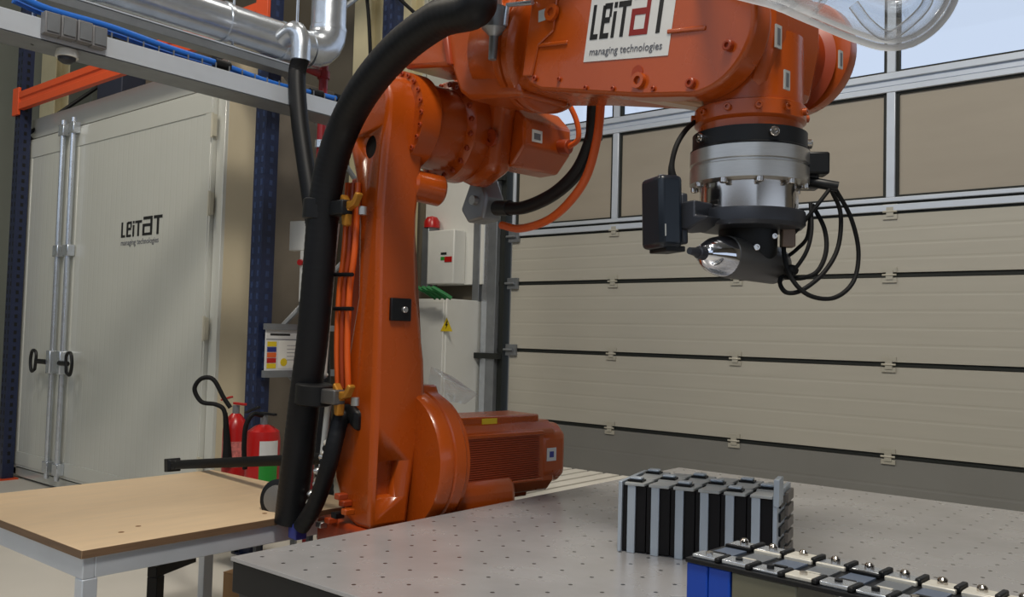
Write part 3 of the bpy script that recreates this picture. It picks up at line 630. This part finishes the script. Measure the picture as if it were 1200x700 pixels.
# axis 3 hub
A3 = Vector((.03, 0, 2.27))
hub = P('elbow_hub', G().lathe([(.17, 0), (.187, 0), (.187, .085), (.18, .092), (.165, .095), (.165, .225), (.19, .235), (.2, .245), (.2, .32), (.19, .33)], A3 + Vector((0, .015, 0)), (0, 1, 0), 56), ORANGE, 0)
for k in range(24):
    t = k * 2 * PI / 24; bolt(hub, A3 + Vector((0.176 * math.cos(t), .018, .176 * math.sin(t))), (0, -1, 0), .010, ORANGE_D)
for k in range(20):
    t = k * 2 * PI / 20 + .1; bolt(hub, A3 + Vector((0.183 * math.cos(t), .252, .183 * math.sin(t))), (0, -1, 0), .011, ORANGE_D)
P('balance_boss', G().lathe([(.05, 0), (.06, .01), (.06, .12), (.05, .13)], (.09, .06, 2.02), (.2, .9, -.1), 24), ORANGE, 0)
# upper arm casting
q1 = rl(472, 82, .05); q2 = rl(530, 28, .05); q3 = rl(585, 8, .05)
cl = [rl(x, y, .03) for x, y in ((474, 80), (528, 77), (538, 108), (548, 116), (604, 112))]
ua = P('upper_arm', G().prism([(-.02, 2.10), (-.15, 2.16), (-.17, 2.35), (.0, 2.56), (.30, 2.66), (.55, 2.60)] + [(q.x, q.z) for q in (rl(622, 100, .39), rl(598, 126, .39), rl(590, 200, .39), rl(562, 221, .39))], .335, .44, 'xz'), ORANGE, .03)
P('upper_casting', G().prism([(cl[0].x - .03, cl[0].z + .02), (q2.x, q2.z), (.30, 2.70), (.60, 2.62), (cl[4].x + .03, cl[4].z), (cl[4].x, cl[4].z), (cl[3].x, cl[3].z), (cl[2].x, cl[2].z), (cl[1].x, cl[1].z), (cl[0].x, cl[0].z)], .03, .26, 'xz'), ORANGE, .02)
P('casting_rib', G().prism([(q.x, q.z) for q in (rl(518, 40, .02), rl(524, 77, .02), rl(529, 76, .02), rl(524, 38, .02))], .015, .035, 'xz'), ORANGE_D, .006)
bs = rl(575, 162, .38)
P('plug', G().lathe([(.034, 0), (.034, .012), (.018, .012), (.018, .004)], rl(577, 162, .33), (0, -1, 0), 20), ORANGE_D, 0)
# axis 3 motor (octagonal)
mc = rl(632, 170, .62)
def octo(R, c, k=.42): return [(c.x + sx * a * R, c.z + sz * b * R) for sx, sz, a, b in ((1, 1, 1, k), (1, 1, k, 1), (-1, 1, k, 1), (-1, 1, 1, k), (-1, -1, 1, k), (-1, -1, k, 1), (1, -1, k, 1), (1, -1, 1, k))]
m3 = P('elbow_motor', G().prism(octo(.125, mc), .42, .68, 'xz'), ORANGE, .01)
P('motor_plate', G().box(mc.x + .1245, mc.x + .127, .46, .515, mc.z - .03, mc.z + .018), WHITEL, 0, m3)
P('motor_print', G().box(mc.x + .127, mc.x + .128, .47, .505, mc.z - .02, mc.z + .005), INKG, 0, m3)
P('motor_connector', G().cyl((mc.x + .10, .62, mc.z - .02), (mc.x + .165, .63, mc.z - .03), .03, n=16), ORANGE_D, .003, m3)
P('motor_cable', G().tube([(mc.x + .16, .63, mc.z - .03), (mc.x + .215, .63, mc.z + .0), (mc.x + .215, .60, mc.z + .09), (mc.x + .18, .52, mc.z + .2), (mc.x + .14, .42, mc.z + .24)], .011, 10, 6), ORCABLE, 0, m3)
# axis 4 tube, forearm
AL = math.atan(.157); A5 = Vector((1.46, 0, 2.265)); CY = .17
FM = Matrix.Translation(A5) @ Matrix.Rotation(AL, 4, 'Y')        # forearm frame: x along the arm, z across
dv = FM.to_3x3() @ Vector((1, 0, 0))
r0 = Vector((.70, CY, 2.42)); dvr = (Vector((1.46, CY, 2.265)) - r0).normalized()
P('axis_ring', G().lathe([(.17, -.22), (.185, -.20), (.185, -.06), (.20, -.05), (.205, -.04), (.205, -.012), (.196, -.01), (.196, .0), (.205, .002), (.205, .03), (.19, .045), (.17, .05)], r0, dvr, 56), ORANGE, 0)
fb_out = [(-.82, .15), (-.82, -.12), (-.55, -.125), (-.2, -.145), (-.10, -.10), (-.10, .13)]
P('forearm', G().prism(fb_out, .03, .33, 'xz', FM), ORANGE, .03)
P('fork_arm', G().prism([(-.40, .14), (-.40, -.10), (-.12, -.13), (.02, -.12), (.06, 0), (.02, .13)], .36, .44, 'xz', FM), ORANGE, .02)
P('fork_bridge', G().prism([(-.48, .14), (-.48, -.10), (-.30, -.12), (-.24, 0), (-.28, .14)], .30, .40, 'xz', FM), ORANGE, .02)
P('underside_reflection', G().prism([(-.60, -.10), (-.2, -.16), (.0, -.19), (-.02, -.14), (-.5, -.09)], .06, .20, 'xz', FM), mat('pale_reflection', (186, 150, 122), .3, 0, .05), .01)  # pale light reflected under the forearm, put into colour and shape
# side cover with rounded end
arc = [(.175 * math.cos(t), .175 * math.sin(t)) for t in [math.radians(-98 + k * 196 / 28) for k in range(29)]]
cv_out = [(-.648, .17), (-.648, -.10), (-.63, -.12), (-.57, -.14), (-.16, -.172)] + arc + [(-.16, .174)]
cv = P('side_cover', G().prism(cv_out, -.02, .06, 'xz', FM), ORANGE, .012, seg=3)
in_out = [(x * .93 - .015, z * .90) for x, z in cv_out]
# raised seam lines on the cover
for u0, u1 in ((-.635, -.51), (-.03, .055)): pass
P('cover_seam', G().box(-.64, -.475, -.025, -.018, -.006, .006, FM), ORANGE, .003, cv)
P('cover_seam', G().box(-.095, .03, -.025, -.018, -.006, .006, FM), ORANGE, .003, cv)
P('cover_step', G().prism([(-.655, .17), (-.655, -.095), (-.61, -.095), (-.60, .0), (-.54, .04), (-.54, .17)], -.028, -.018, 'xz', FM), ORANGE, .004, cv)
fn = (0, -1, 0)
for x, y, r in ((855, 54, .014), (811, 98, .014), (766, 104, .007), (719, 104, .007), (687, 103, .007), (656, 93, .007), (628, 92, .009)):
    bolt(cv, rl(x, y, -.020), fn, r, ORANGE_D)
q = rl(750, 95, -.02); P('plug', G().lathe([(.022, 0), (.022, .014), (.012, .014), (.012, .005)], q, fn, 18), ORANGE, 0, cv)
q = rl(747, 85, -.02); P('plug', G().lathe([(.02, 0), (.02, .002)], q, fn, 18), ORANGE_D, 0, cv)
q = rl(648, 15, -.028); P('plug', G().lathe([(.026, 0), (.026, .012), (.014, .012), (.014, .004)], q, fn, 18), ORANGE, 0, cv)
q = rl(635, 18, -.03); P('sticker', G().box(q.x - .016, q.x + .016, -.0295, -.028, q.z - .018, q.z + .018), GREYL, 0, cv)
# logo label on the cover
bl = rl(684, 73, -.02); br = rl(783, 65, -.02); LW = (Vector((br.x, 0, br.z)) - Vector((bl.x, 0, bl.z))).length
la_ang = math.atan2(bl.z - br.z, br.x - bl.x)
LM = Matrix.Translation((bl.x, -.0205, bl.z)) @ Matrix.Rotation(la_ang, 4, 'Y') @ Matrix.Rotation(PI / 2, 4, 'X')
g = G(); g.box(0, LW, 0, .222, 0, .001); g.bm.transform(LM); lb = P('logo_label', g, WHITEL, 0, cv, label='white label with the lettering on the side cover')
L0 = rl(691, 47, -.0215); H0 = rl(698, 6, -.0215)
li = LM.inverted() @ L0; lt_ = LM.inverted() @ H0; lr = LM.inverted() @ rl(787, 38, -.0215)
logo(lb, LM @ Matrix.Translation((li.x, li.y, .001)), LW * .94 - li.x, (lt_.y - li.y) , INK, INKR)
tm2 = text_mesh('managing technologies', INKG, .031)
o = bpy.data.objects.new('tagline', tm2); sc.collection.objects.link(o); o.parent = lb; o.matrix_local = LM @ Matrix.Translation((.02, .018, .0015)) @ Matrix.Diagonal((.97, 1, 1, 1))
# wrist
wr = P('wrist', G().lathe([(.12, 0), (.15, .01), (.15, .27), (.12, .28)], (A5.x, .065, A5.z), (0, 1, 0), 48), ORANGE, 0)
TXc = 1.487
P('wrist_neck', G().lathe([(.14, .25), (.14, .07), (.148, .066), (.148, .028), (.138, .02), (.138, 0)], (TXc, CY + .02, 2.015), (0, 0, 1), 48), ORANGE, 0, wr)
P('wrist_block', G().prism([(-.15, 0), (-.15, -.13), (.13, -.16), (.16, -.02), (.16, .12), (.05, .18), (-.1, .15)], .075, .335, 'xz', Matrix.Translation((A5.x, 0, A5.z))), ORANGE, .025, wr)
for k in range(12):
    t = k * PI / 6 + .2; bolt(wr, (TXc + .147 * math.cos(t), CY + .02 + .147 * math.sin(t), 2.062), (math.cos(t), math.sin(t), 0), .010, ORANGE)
cp = P('wrist_cap', G().lathe([(.15, 0), (.165, .008), (.165, .045), (.15, .07), (.09, .085), (.0, .09)], (A5.x + .02, .435, A5.z + .025), (0, 1, 0), 48), ORANGE, 0)
P('wrist_side', G().lathe([(.13, 0), (.13, .06), (.155, .075)], (A5.x, .345, A5.z), (0, 1, 0), 48), ORANGE_D, 0)
def plate_at(x, y, xl, w, h, nm='sticker', par=wr):
    q = rx(x, y, xl); P(nm, G().box(xl - .002, xl + .002, q.y - w / 2, q.y + w / 2, q.z - h / 2, q.z + h / 2), GREYL, 0, par); P('sticker_print', G().box(xl + .002, xl + .0026, q.y - w * .25, q.y + w * .25, q.z - h * .36, q.z + h * .36), INKG, 0, par)
plate_at(912, 43, A5.x + .162, .028, .06); plate_at(922, 94, TXc + .155, .026, .05)
plate_at(985, 70, A5.x + .187, .02, .05)
# valve and bracket on top of the casting
vz = rl(578, 30, .0)
vb = rl(577, 70, -.05)
P('grease_valve', G().lathe([(.014, 0), (.015, .075), (.03, .09), (.042, .10), (.042, .165), (.038, .17)], vb, (0.05, 0, 1), 20), GALV_D, 0)
P('valve_bracket', G().tube([rl(592, 30, -.04), rl(595, 6, -.04), rl(624, 3, -.04)], .008, 8, 0), GALV, 0)
P('valve_stem', G().cyl(vb + Vector((.005, 0, .16)), vb + Vector((.01, 0, .26)), .022, n=14), mat('pale_pink_fitting', (190, 160, 150), .4), 0)
# main hose
hpx = [(340, 612), (343, 585), (350, 530), (357, 470), (366, 400), (373, 320), (379, 250), (388, 195), (405, 145), (432, 98), (470, 55), (515, 22), (560, 2), (605, -8), (660, -16)]
hpl = [rl(x, y, -.20 - .02 * (i > 8)) for i, (x, y) in enumerate(hpx)]
hpl = hpl[:-2] + [Vector((.62, -.20, 2.70)), Vector((.85, -.14, 2.70)), Vector((1.05, -.04, 2.66)), Vector((1.20, .08, 2.58)), Vector((1.28, .14, 2.45))]
P('main_hose', G().tube(hpl, .058, 20, 24, rfun=lambda i, n: .060 if i % 3 else .0592), HOSE, 0, ang=60, label='thick black main hose')
P('hose_gland', G().cyl((1.25, .12, 2.50), (1.29, .15, 2.40), .07, n=20), BLACK, .004)
P('second_hose', G().tube([rl(x, y, yy) for x, y, yy in ((410, 488, -.08), (400, 490, -.13), (393, 515, -.16), (384, 550, -.18), (370, 590, -.19), (353, 618, -.2))], .032, 16, 12, rfun=lambda i, n:   .032 if i % 3 else .0312), HOSE, 0, ang=60)
# clamps
for x, y in ((377, 246), (368, 462)):
    c = rl(x, y, -.20)
    k = P('hose_clamp', G().lathe([(.062, -.04), (.07, -.035), (.07, .035), (.062, .04)], c, (.08, 0, 1), 24), BLACK, 0)
    P('clamp_arm', G().box(c.x + .03, c.x + .16, -.21, -.16, c.z - .03, c.z + .025), BLACK if y < 300 else GREYMETAL, .006, k)
    P('clamp_bracket', G().prism([(c.x + .13, c.z - .07), (c.x + .155, c.z - .07), (c.x + .16, c.z - .01), (c.x + .20, c.z - .0), (c.x + .23, c.z + .04), (c.x + .215, c.z + .05), (c.x + .19, c.z + .02), (c.x + .15, c.z + .02), (c.x + .12, c.z + .05), (c.x + .11, c.z + .04)], -.19, -.16, 'xz'), YBRKT, .006, k)
    P('clamp_pin', G().cyl((c.x + .20, -.145, c.z - .03), (c.x + .20, -.145, c.z + .0), .016, n=12), STEEL, 0, k)
P('air_line', G().tube([rl(395, 262, -.15), rl(388, 330, -.15), rl(380, 430, -.15), rl(381, 440, -.14)], .012, 10, 6), WHITEP, 0)
P('air_line', G().tube([rl(385, 470, -.15), rl(378, 540, -.15)], .013, 10, 6), WHITEP, 0)
for k, off in enumerate((0, 6, 12)):
    P('motor_cable', G().tube([rl(408 + off, 215, -.11), rl(404 + off, 290, -.13), rl(398 + off, 340, -.13), rl(395 + off, 400, -.13), rl(396 + off, 455, -.12)], .012, 10, 6), ORCABLE if k != 1 else ORANGE_D, 0)
for y in (322, 362): P('cable_tie', G().tube([rl(392, y, -.145), rl(413, y, -.145)], .008, 8, 0), BLACK, 0)
# connectors at the foot of the hoses
dc = rl(329, 585, -.16)
dd = P('connector_disc', G().lathe([(.055, 0), (.078, .004), (.078, .03), (.055, .034)], dc, (.45, -.9, .15), 28), BLACK, 0)
P('disc_face', G().lathe([(.056, 0), (.052, .012), (.02, .016)], dc + Vector((.45, -.9, .15)) * .030, (.45, -.9, .15), 24), mat('grey_disc', (120, 118, 114), .45, .3, .15), 0, dd)
c = rl(350, 622, -.19); P('blue_connector', G().box(c.x - .03, c.x + .03, -.22, -.17, c.z - .03, c.z + .03), BLUEC, .006)
random.seed(11)
for k in range(16):
    t = k / 15; q = rl(384 - 22 * t + random.uniform(-4, 4), 520 + 80 * t, -.17)
    P('fitting', G().lathe([(.008, -.014), (.013, -.008), (.013, .008), (.008, .014)], q, (random.uniform(-1, 1), -1, random.uniform(-1, 1)), 8), random.choice((STEEL, STEEL, ORANGE_D, BRASS, BLACK)), 0)
for k, (x, y) in enumerate(((400, 582), (408, 600), (396, 604), (388, 610), (378, 615), (405, 590))):
    q = rl(x, y, -.17 + .01 * k); P('fitting', G().box(q.x - .018, q.x + .016, q.y - .02, q.y + .02, q.z - .011, q.z + .011), (ORANGE_D, ORANGE, BLACK, ORANGE_D, STEEL, ORANGE_D)[k], .004)
# side bar with square head
b0 = rl(396, 537, .10); b1 = rl(203, 545, .10); b0 = rl(396, 537, -.02); b1 = rl(205, 545, -.02)
sb = P('side_bar', G().tube([b0, b1], .024, 14, 0), RUBBER, 0, label='black horizontal bar over the plywood table')
dirb = (b1 - b0).normalized(); P('bar_head', G().lathe([(.026, -.05), (.032, -.04), (.032, 0), (.05, .01), (.05, .06), (.044, .065)], b1, dirb, 4), BLACK, .006, sb)
# lower cable loop under the forearm
jb = rl(570, 240, .50)
jk = P('hose_bracket', G().prism([(jb.x - .10, jb.z - .02), (jb.x - .05, jb.z - .08), (jb.x + .05, jb.z - .07), (jb.x + .07, jb.z + .02), (jb.x + .02, jb.z + .12), (jb.x - .02, jb.z + .13)], .44, .54, 'xz'), GALV_D, .012)
P('bracket_arm', G().prism([(jb.x - .04, jb.z + .05), (jb.x + .03, jb.z + .05), (jb.x + .05, jb.z + .24), (jb.x - .02, jb.z + .24)], .47, .52, 'xz'), GALV, .006, jk)
P('bracket_bolt', G().lathe([(.02, 0), (.02, .02)], (jb.x, .44, jb.z + .01), (0, -1, 0), 14), STEEL, 0, jk)
P('hose_fitting', G().cyl(rl(582, 244, .48), rl(598, 244, .47), .032, n=18), BLACK, .003, jk)
lo = [rl(x, y, yy) for x, y, yy in ((590, 244, .47), (615, 243, .46), (648, 228, .44), (675, 203, .42), (691, 170, .40), (697, 140, .38), (698, 115, .36), (697, 100, .34))]
P('loop_hose', G().tube(lo, .026, 16, 10), HOSE, 0)
P('loop_cable', G().tube([rl(x, y, yy) for x, y, yy in ((588, 264, .47), (610, 268, .46), (642, 258, .44), (668, 236, .42), (688, 205, .40), (700, 160, .38), (704, 115, .36), (702, 98, .34))], .016, 12, 10), ORCABLE, 0)
P('hose_cuff', G().cyl(rl(696, 165, .395), rl(698, 120, .37), .03, n=18), BLACK, .003)

# ================================================================ TOOL HEAD (held by the robot flange)
tcw = RM @ Vector((TXc, CY + .02, 0))
tl = root('tool_head', (tcw.x, tcw.y, 1.60), YAW, 'steel tool changer with black sensor and chrome nozzle hanging from robot wrist', 'robot tool')
def T(name, g, m, bev=0, parent=tl, **k): return g.build(name, m, parent, bev=bev, **k)
Z0 = 1.60
T('adapter_ring', G().lathe([(.135, .416), (.152, .413), (.152, .372), (.158, .368), (.158, .364)], (0, 0, 0), (0, 0, 1), 56), BLACK)
T('changer_ring', G().lathe([(.158, .364), (.158, .330), (.153, .327), (.153, .322), (.158, .319), (.158, .278), (.13, .275)], (0, 0, 0), (0, 0, 1), 56), STEEL, label='brushed steel changer ring')
T('changer_body', G().lathe([(.13, .275), (.13, .20)], (0, 0, 0), (0, 0, 1), 56), STEEL_P)
T('mount_plate', G().lathe([(.10, .205), (.148, .202), (.15, .196), (.15, .168), (.14, .158), (.07, .154)], (0, 0, 0), (0, 0, 1), 56), DARKMETAL)
T('lower_column', G().lathe([(.078, .158), (.078, .09), (.07, .06)], (0, 0, 0), (0, 0, 1), 40), BLACK)
for k in range(10):
    t = k * 2 * PI / 10 + .45; bolt(tl, (.146 * math.cos(t), .146 * math.sin(t), .276), (0, 0, -1), .011, STEEL_P)
for t in (-1.9, -.6, .7, 2.0):
    bolt(tl, (.152 * math.cos(t), .152 * math.sin(t), .392), (math.cos(t), math.sin(t), 0), .013, STEEL_P)
TI = tl.matrix_world.inverted()
def tw(x, y, d): return TI @ at(x, y, d)
s0 = tw(912, 312, 2.42); s1 = tw(850, 301, 2.31); s2 = tw(824, 297, 2.25); s3 = tw(808, 294, 2.215)
ax = s1 - s0; Ls = ax.length
sp = T('spindle_body', G().lathe([(.030, -.012), (.046, 0), (.052, .02), (.054, Ls * .6), (.056, Ls)], s0, ax, 36), GREYMETAL)
ax2 = s2 - s1; L2 = ax2.length
T('chrome_nose', G().lathe([(.054, 0), (.053, L2 * .25), (.045, L2 * .6), (.03, L2 * .9), (.018, L2)], s1, ax2, 36), CHROME, 0, sp)
T('nozzle_tip', G().lathe([(.018, 0), (.016, .02), (.012, .022), (.009, (s3 - s2).length)], s2, s3 - s2, 20), DARKMETAL, 0, sp)
T('spindle_clamp', G().box(-.055, .055, -.045, .045, .03, .10), DARKMETAL, .008)
bolt(tl, tw(886, 290, 2.30), TI.to_3x3() @ -_fw, .009, STEEL_P); bolt(tl, tw(907, 277, 2.33), TI.to_3x3() @ -_fw, .008, STEEL_P)
# sensor box on the left, upright
sc_ = at(777, 250, 2.33)
SM = TI @ Matrix.Translation(sc_) @ Matrix(((_rt.x, _fw.x, 0, 0), (_rt.y, _fw.y, 0, 0), (0, 0, 1, 0), (0, 0, 0, 1))) @ Matrix.Rotation(.35, 4, 'Z') @ Matrix.Rotation(math.radians(-2), 4, 'Y')
sn = T('sensor_housing', G().box(-.038, .030, -.055, .055, -.095, .095, SM), mat('blue_black_housing', (20, 28, 38), .32), .014, seg=3)
T('sensor_base', G().box(-.018, .040, -.045, .045, -.105, -.09, SM), BLACK, .003, sn)
T('sensor_collar', G().box(.028, .050, -.045, .045, -.085, .05, SM), DARKMETAL, .006, sn)
T('sensor_mark', G().box(-.0265, -.0235, -.0565, -.054, -.066, -.035, SM), GREYL, 0, sn)
T('sensor_stud', G().cyl(SM @ Vector((-.005, 0, .094)), SM @ Vector((-.005, 0, .102)), .008, n=10), STEEL, 0, sn)
p0 = tw(797, 252, 2.34); p1 = tw(850, 250, 2.36)
T('sensor_arm', G().prism([(p0.x, p0.z - .045), (p0.x + .05, p0.z - .045), (p0.x + .11, p0.z - .015), (p1.x, p1.z - .02), (p1.x, p1.z + .02), (p0.x, p0.z + .028)], p0.y - .03, p0.y + .05, 'xz'), DARKMETAL, .005)
T('sensor_cable', G().tube([tw(789, 212, 2.33), tw(787, 195, 2.33), tw(793, 170, 2.34), tw(806, 150, 2.38), tw(822, 138, 2.45)], .0085, 10, 8, rfun=lambda i, n: .013 - .006 * min(1, i / 10)), RUBBER)
# connectors and cable loops on the right
T('cable_socket', G().box(-.032, .03, -.03, .03, -.03, .03, TI @ Matrix.Translation(at(956, 193, 2.36)) @ Matrix.Rotation(.6, 4, 'Z')), BLACK, .006)
T('side_bracket', G().box(-.045, .04, -.02, .02, -.02, .02, TI @ Matrix.Translation(at(940, 214, 2.38)) @ Matrix.Rotation(.6, 4, 'Z')), GREYMETAL, .004)
T('cable_clamp', G().tube([tw(948, 213, 2.36), tw(965, 216, 2.34), tw(982, 219, 2.33)], .014, 10, 4), BLACK)
T('side_valve', G().box(-.018, .018, -.018, .018, -.035, .035, TI @ Matrix.Translation(at(923, 275, 2.36)) @ Matrix.Rotation(.6, 4, 'Z')), mat('brown_valve', (128, 110, 98), .4, .4), .004)
LOOPS = [((978, 220), (997, 255), (1006, 295), (1000, 330), (978, 349), (950, 347), (930, 330), (920, 305), (918, 280)),
         ((974, 222), (985, 250), (982, 290), (965, 320), (940, 340), (922, 343), (914, 332), (918, 318)),
         ((952, 240), (966, 268), (968, 295), (958, 318), (940, 326), (922, 325), (916, 322)),
         ((950, 238), (951, 270), (945, 295), (932, 315), (927, 318)),
         ((972, 222), (958, 240), (938, 265), (924, 280)),
         ((950, 250), (946, 278), (934, 292), (924, 300))]
for k, l in enumerate(LOOPS):
    T('loose_cable', G().tube([tw(x, y, 2.34 + .012 * (k % 3) + .03 * math.sin(i * .9 + k)) for i, (x, y) in enumerate(l)], .0062 if k < 3 else .0055, 8, 8), RUBBER)
T('cable_tie', G().ball(tw(927, 317, 2.34), .02, 1, 1, .8, 12), RUBBER)

# ================================================================ CLEAR PLASTIC TUBE at the top right
pt = [(850, -48), (900, -30), (960, -8), (1015, 14), (1052, 22), (1080, 2), (1092, -40), (1096, -90)]
g = G(); pts = [RM @ Vector((1.20, .22, 2.46)), RM @ Vector((1.28, .20, 2.54))] + [at(x, y, 1.95 - .02 * i) for i, (x, y) in enumerate(pt)][1:]
ctube = root('clear_tube', at(850, -48, 1.95), 0, 'clear bent plastic tube above the robot wrist against the window', 'plastic tube')
G().tube(pts, .066, 28, 10, caps=False).build('outer_wall', PLASTIC, ctube, world=True, ang=70)
G().tube(pts, .050, 28, 10, caps=False).build('inner_wall', PLASTIC, ctube, world=True, ang=70)
G().tube([at(x, y, 1.84) for x, y in ((1000, 5), (1018, 28), (1040, 42), (1062, 30), (1085, 6), (1090, -20))], .011, 12, 8).build('inner_hose', PLASTIC, ctube, world=True, ang=70)
G().lathe([(.07, -.03), (.07, .02), (.02, .03)], pts[-1], (0, 0, 1), 24).build('end_cap', GALV, ctube, world=True)
G().cyl(pts[-1] + Vector((0, 0, .03)), Vector((pts[-1].x, pts[-1].y, 7.6)), .006, n=8).build('hanger_rod', GALV, ctube, world=True)
for i in (24, 52): 
    cp_ = catmull(pts, 10); d_ = (cp_[i + 1] - cp_[i]).normalized(); G().lathe([(.0665, -.006), (.0665, .006)], cp_[i], d_, 28, False).build('joint_ring', PLASTIC, ctube, world=True, ang=70)

# ================================================================ BATTERY MODULE on the platform
bm_ = root('battery_module', (-1.475, 2.33, PZ), math.radians(14), 'black battery module with upright steel straps standing on the platform', 'battery')
BL, BD, BH = .475, .27, .215
for k in range(12):
    x0 = .012 + k * (BL - .024) / 12; G().box(x0 + .001, x0 + (BL - .024) / 12 - .001, .008, BD - .008, .004, BH - .012).build('cell', CELL, bm_, bev=.002)
for x in (0, BL - .012): G().box(x, x + .012, 0, BD, 0, BH + (.0 if x == 0 else .004)).build('end_plate', STRAP, bm_, bev=.002)
for k in range(6):
    x = .030 + k * .0745
    for y0, y1 in ((-.001, .008), (BD - .008, BD + .001)): G().box(x, x + .025, y0, y1, 0, BH - .004).build('strap', STRAP, bm_, bev=.002)
    G().box(x, x + .030, .006, BD - .006, BH - .012, BH - .006).build('top_strap', GALV_D, bm_)
for k in range(6):
    x = .022 + k * .0755
    for j, y in enumerate((.035, .135, .225)):
        c = G().prism([(x, y - .040), (x + .062, y - .040), (x + .070, y + .045), (x + .008, y + .045)], BH - .010, BH - .001, 'xy').build('terminal_block', GREYL, bm_, bev=.002)
        if (k + j) % 2 == 0: G().box(x + .004, x + .050, y - .024, y + .018, BH - .001, BH + .005).build('gasket', BLACK, c); G().box(x + .008, x + .046, y - .018, y + .014, BH + .005, BH + .013).build('clip', STRAP, c, bev=.003)
G().box(BL - .010, BL + .006, -.004, .075, BH - .03, BH + .048).build('upright_tab', STRAP, bm_, bev=.002)
for k in range(5):
    z = .015 + k * .04; G().box(BL, BL + .006, .03, .12, z, z + .026).build('end_clip', BLACK, bm_, bev=.002)
    G().box(BL, BL + .012, .14, .25, z, z + .030).build('end_clip', mat('brown_grey_clip', (120, 112, 104), .5), bm_, bev=.002)

# ================================================================ BUSBAR BOARD on its blue case
bz = .98
cs = root('blue_case', (-.935, 1.75, PZ), math.radians(-4), 'blue and olive case propping the terminal board at the front', 'case')
for x0, x1, m in ((0.0, .052, BLUEB), (.054, .106, BLUEB), (.110, .255, OLIVE)):
    G().box(x0, x1, .01, .22, 0, bz - PZ - .012).build('case_section', m, cs, bev=.004)
G().box(-.002, .257, .015, .215, 0, .01).build('case_foot', BLACK, cs)
cs2 = root('blue_case', (.55, 1.66, PZ), math.radians(-4), 'second support case under the far right end of the board', 'case')
G().box(0, .2, .01, .22, 0, bz - PZ - .012).build('case_section', BLUEB, cs2, bev=.004)
bd = root('terminal_board', (-.935, 1.755, bz - .012), math.radians(-4), 'long black board of metal battery terminals resting on the blue case', 'terminal board')
BW, BLn = .235, 1.75
G().box(0, BLn, 0, BW, 0, .010).build('board', BLACK, bd, bev=.002)
random.seed(5)
for k in range(24):
    x = .01 + k * .072
    for y, hh in ((.012, 0), (.165, 0)):
        G().box(x, x + .060, y, y + .045, .010, .016 + random.uniform(0, .004)).build('terminal_plate', random.choice((BRASS, GALV, GALV)), bd, bev=.002)
    G().box(x + .058, x + .070, .005, .06, .010, .021).build('spacer', BLACK, bd, bev=.003)
    G().box(x + .058, x + .070, .160, .215, .010, .024).build('spacer', BLACK, bd, bev=.003)
    G().box(x + .01, x + .062, .075, .140, .010, .014).build('link_plate', GALV_D if k % 2 else mat('slate_link', (104, 116, 136), .4, .4), bd)
    G().lathe([(.010, 0), (.010, .012), (.006, .016)], (x + .03, .188, .014), (0, 0, 1), 10).build('stud', STEEL_P, bd)
    G().lathe([(.008, 0), (.008, .010)], (x + .03, .034, .014), (0, 0, 1), 10).build('stud', STEEL_P if k % 3 == 0 else BLACK, bd)
    G().box(x + .004, x + .066, .146, .156, .010, .020).build('busbar', BRASS if k % 4 else BLACK, bd, bev=.002); G().box(x + .02, x + .05, .062, .072, .010, .018).build('busbar', BRASS if k % 2 else BLACK, bd)

# ================================================================ LOOSE WALL WIRES
for i, (pp, lab) in enumerate(((((428, -20), (432, 20), (434, 70), (432, 100)), 'thin black wire hanging in front of the cream column'), (((462, -8), (476, 6), (489, 18), (500, 30)), 'thin black wire slanting behind the bend of the main hose'))):
    tag(G().tube([at(x, y, 6.6) for x, y in pp], .014, 8, 6).build('wall_wire', RUBBER), lab, 'wire')
# stored goods on the back of the rack top
for i, (px, py, Y, wd, hh, m, lab) in enumerate(((78, 85, 5.0, .5, .75, mat('navy_crate', (40, 44, 60), .6), 'dark navy crate above the cabinet by the left rack post'), (125, 25, 5.3, .8, .8, mat('brown_grey_crate', (92, 82, 70), .7), 'brown grey crate on top of the cabinet behind the junction boxes'), (170, 85, 5.1, .4, .6, mat('black_crate', (34, 34, 38), .6), 'black crate behind the orange beam near the tray'))):
    p = ony(px, py, 4.2); c = root('storage_crate', ((-8.45, -7.35, -6.45)[i], 4.2, 3.412), 0, lab, 'crate', 'crates on top of the cabinet')
    G().box(-wd / 2, wd / 2, -.2, .2, 0, hh).build('crate_body', m, c, bev=.01); G().box(-wd / 2 - .01, wd / 2 + .01, -.21, .21, hh - .06, hh).build('rim', m, c, bev=.005)
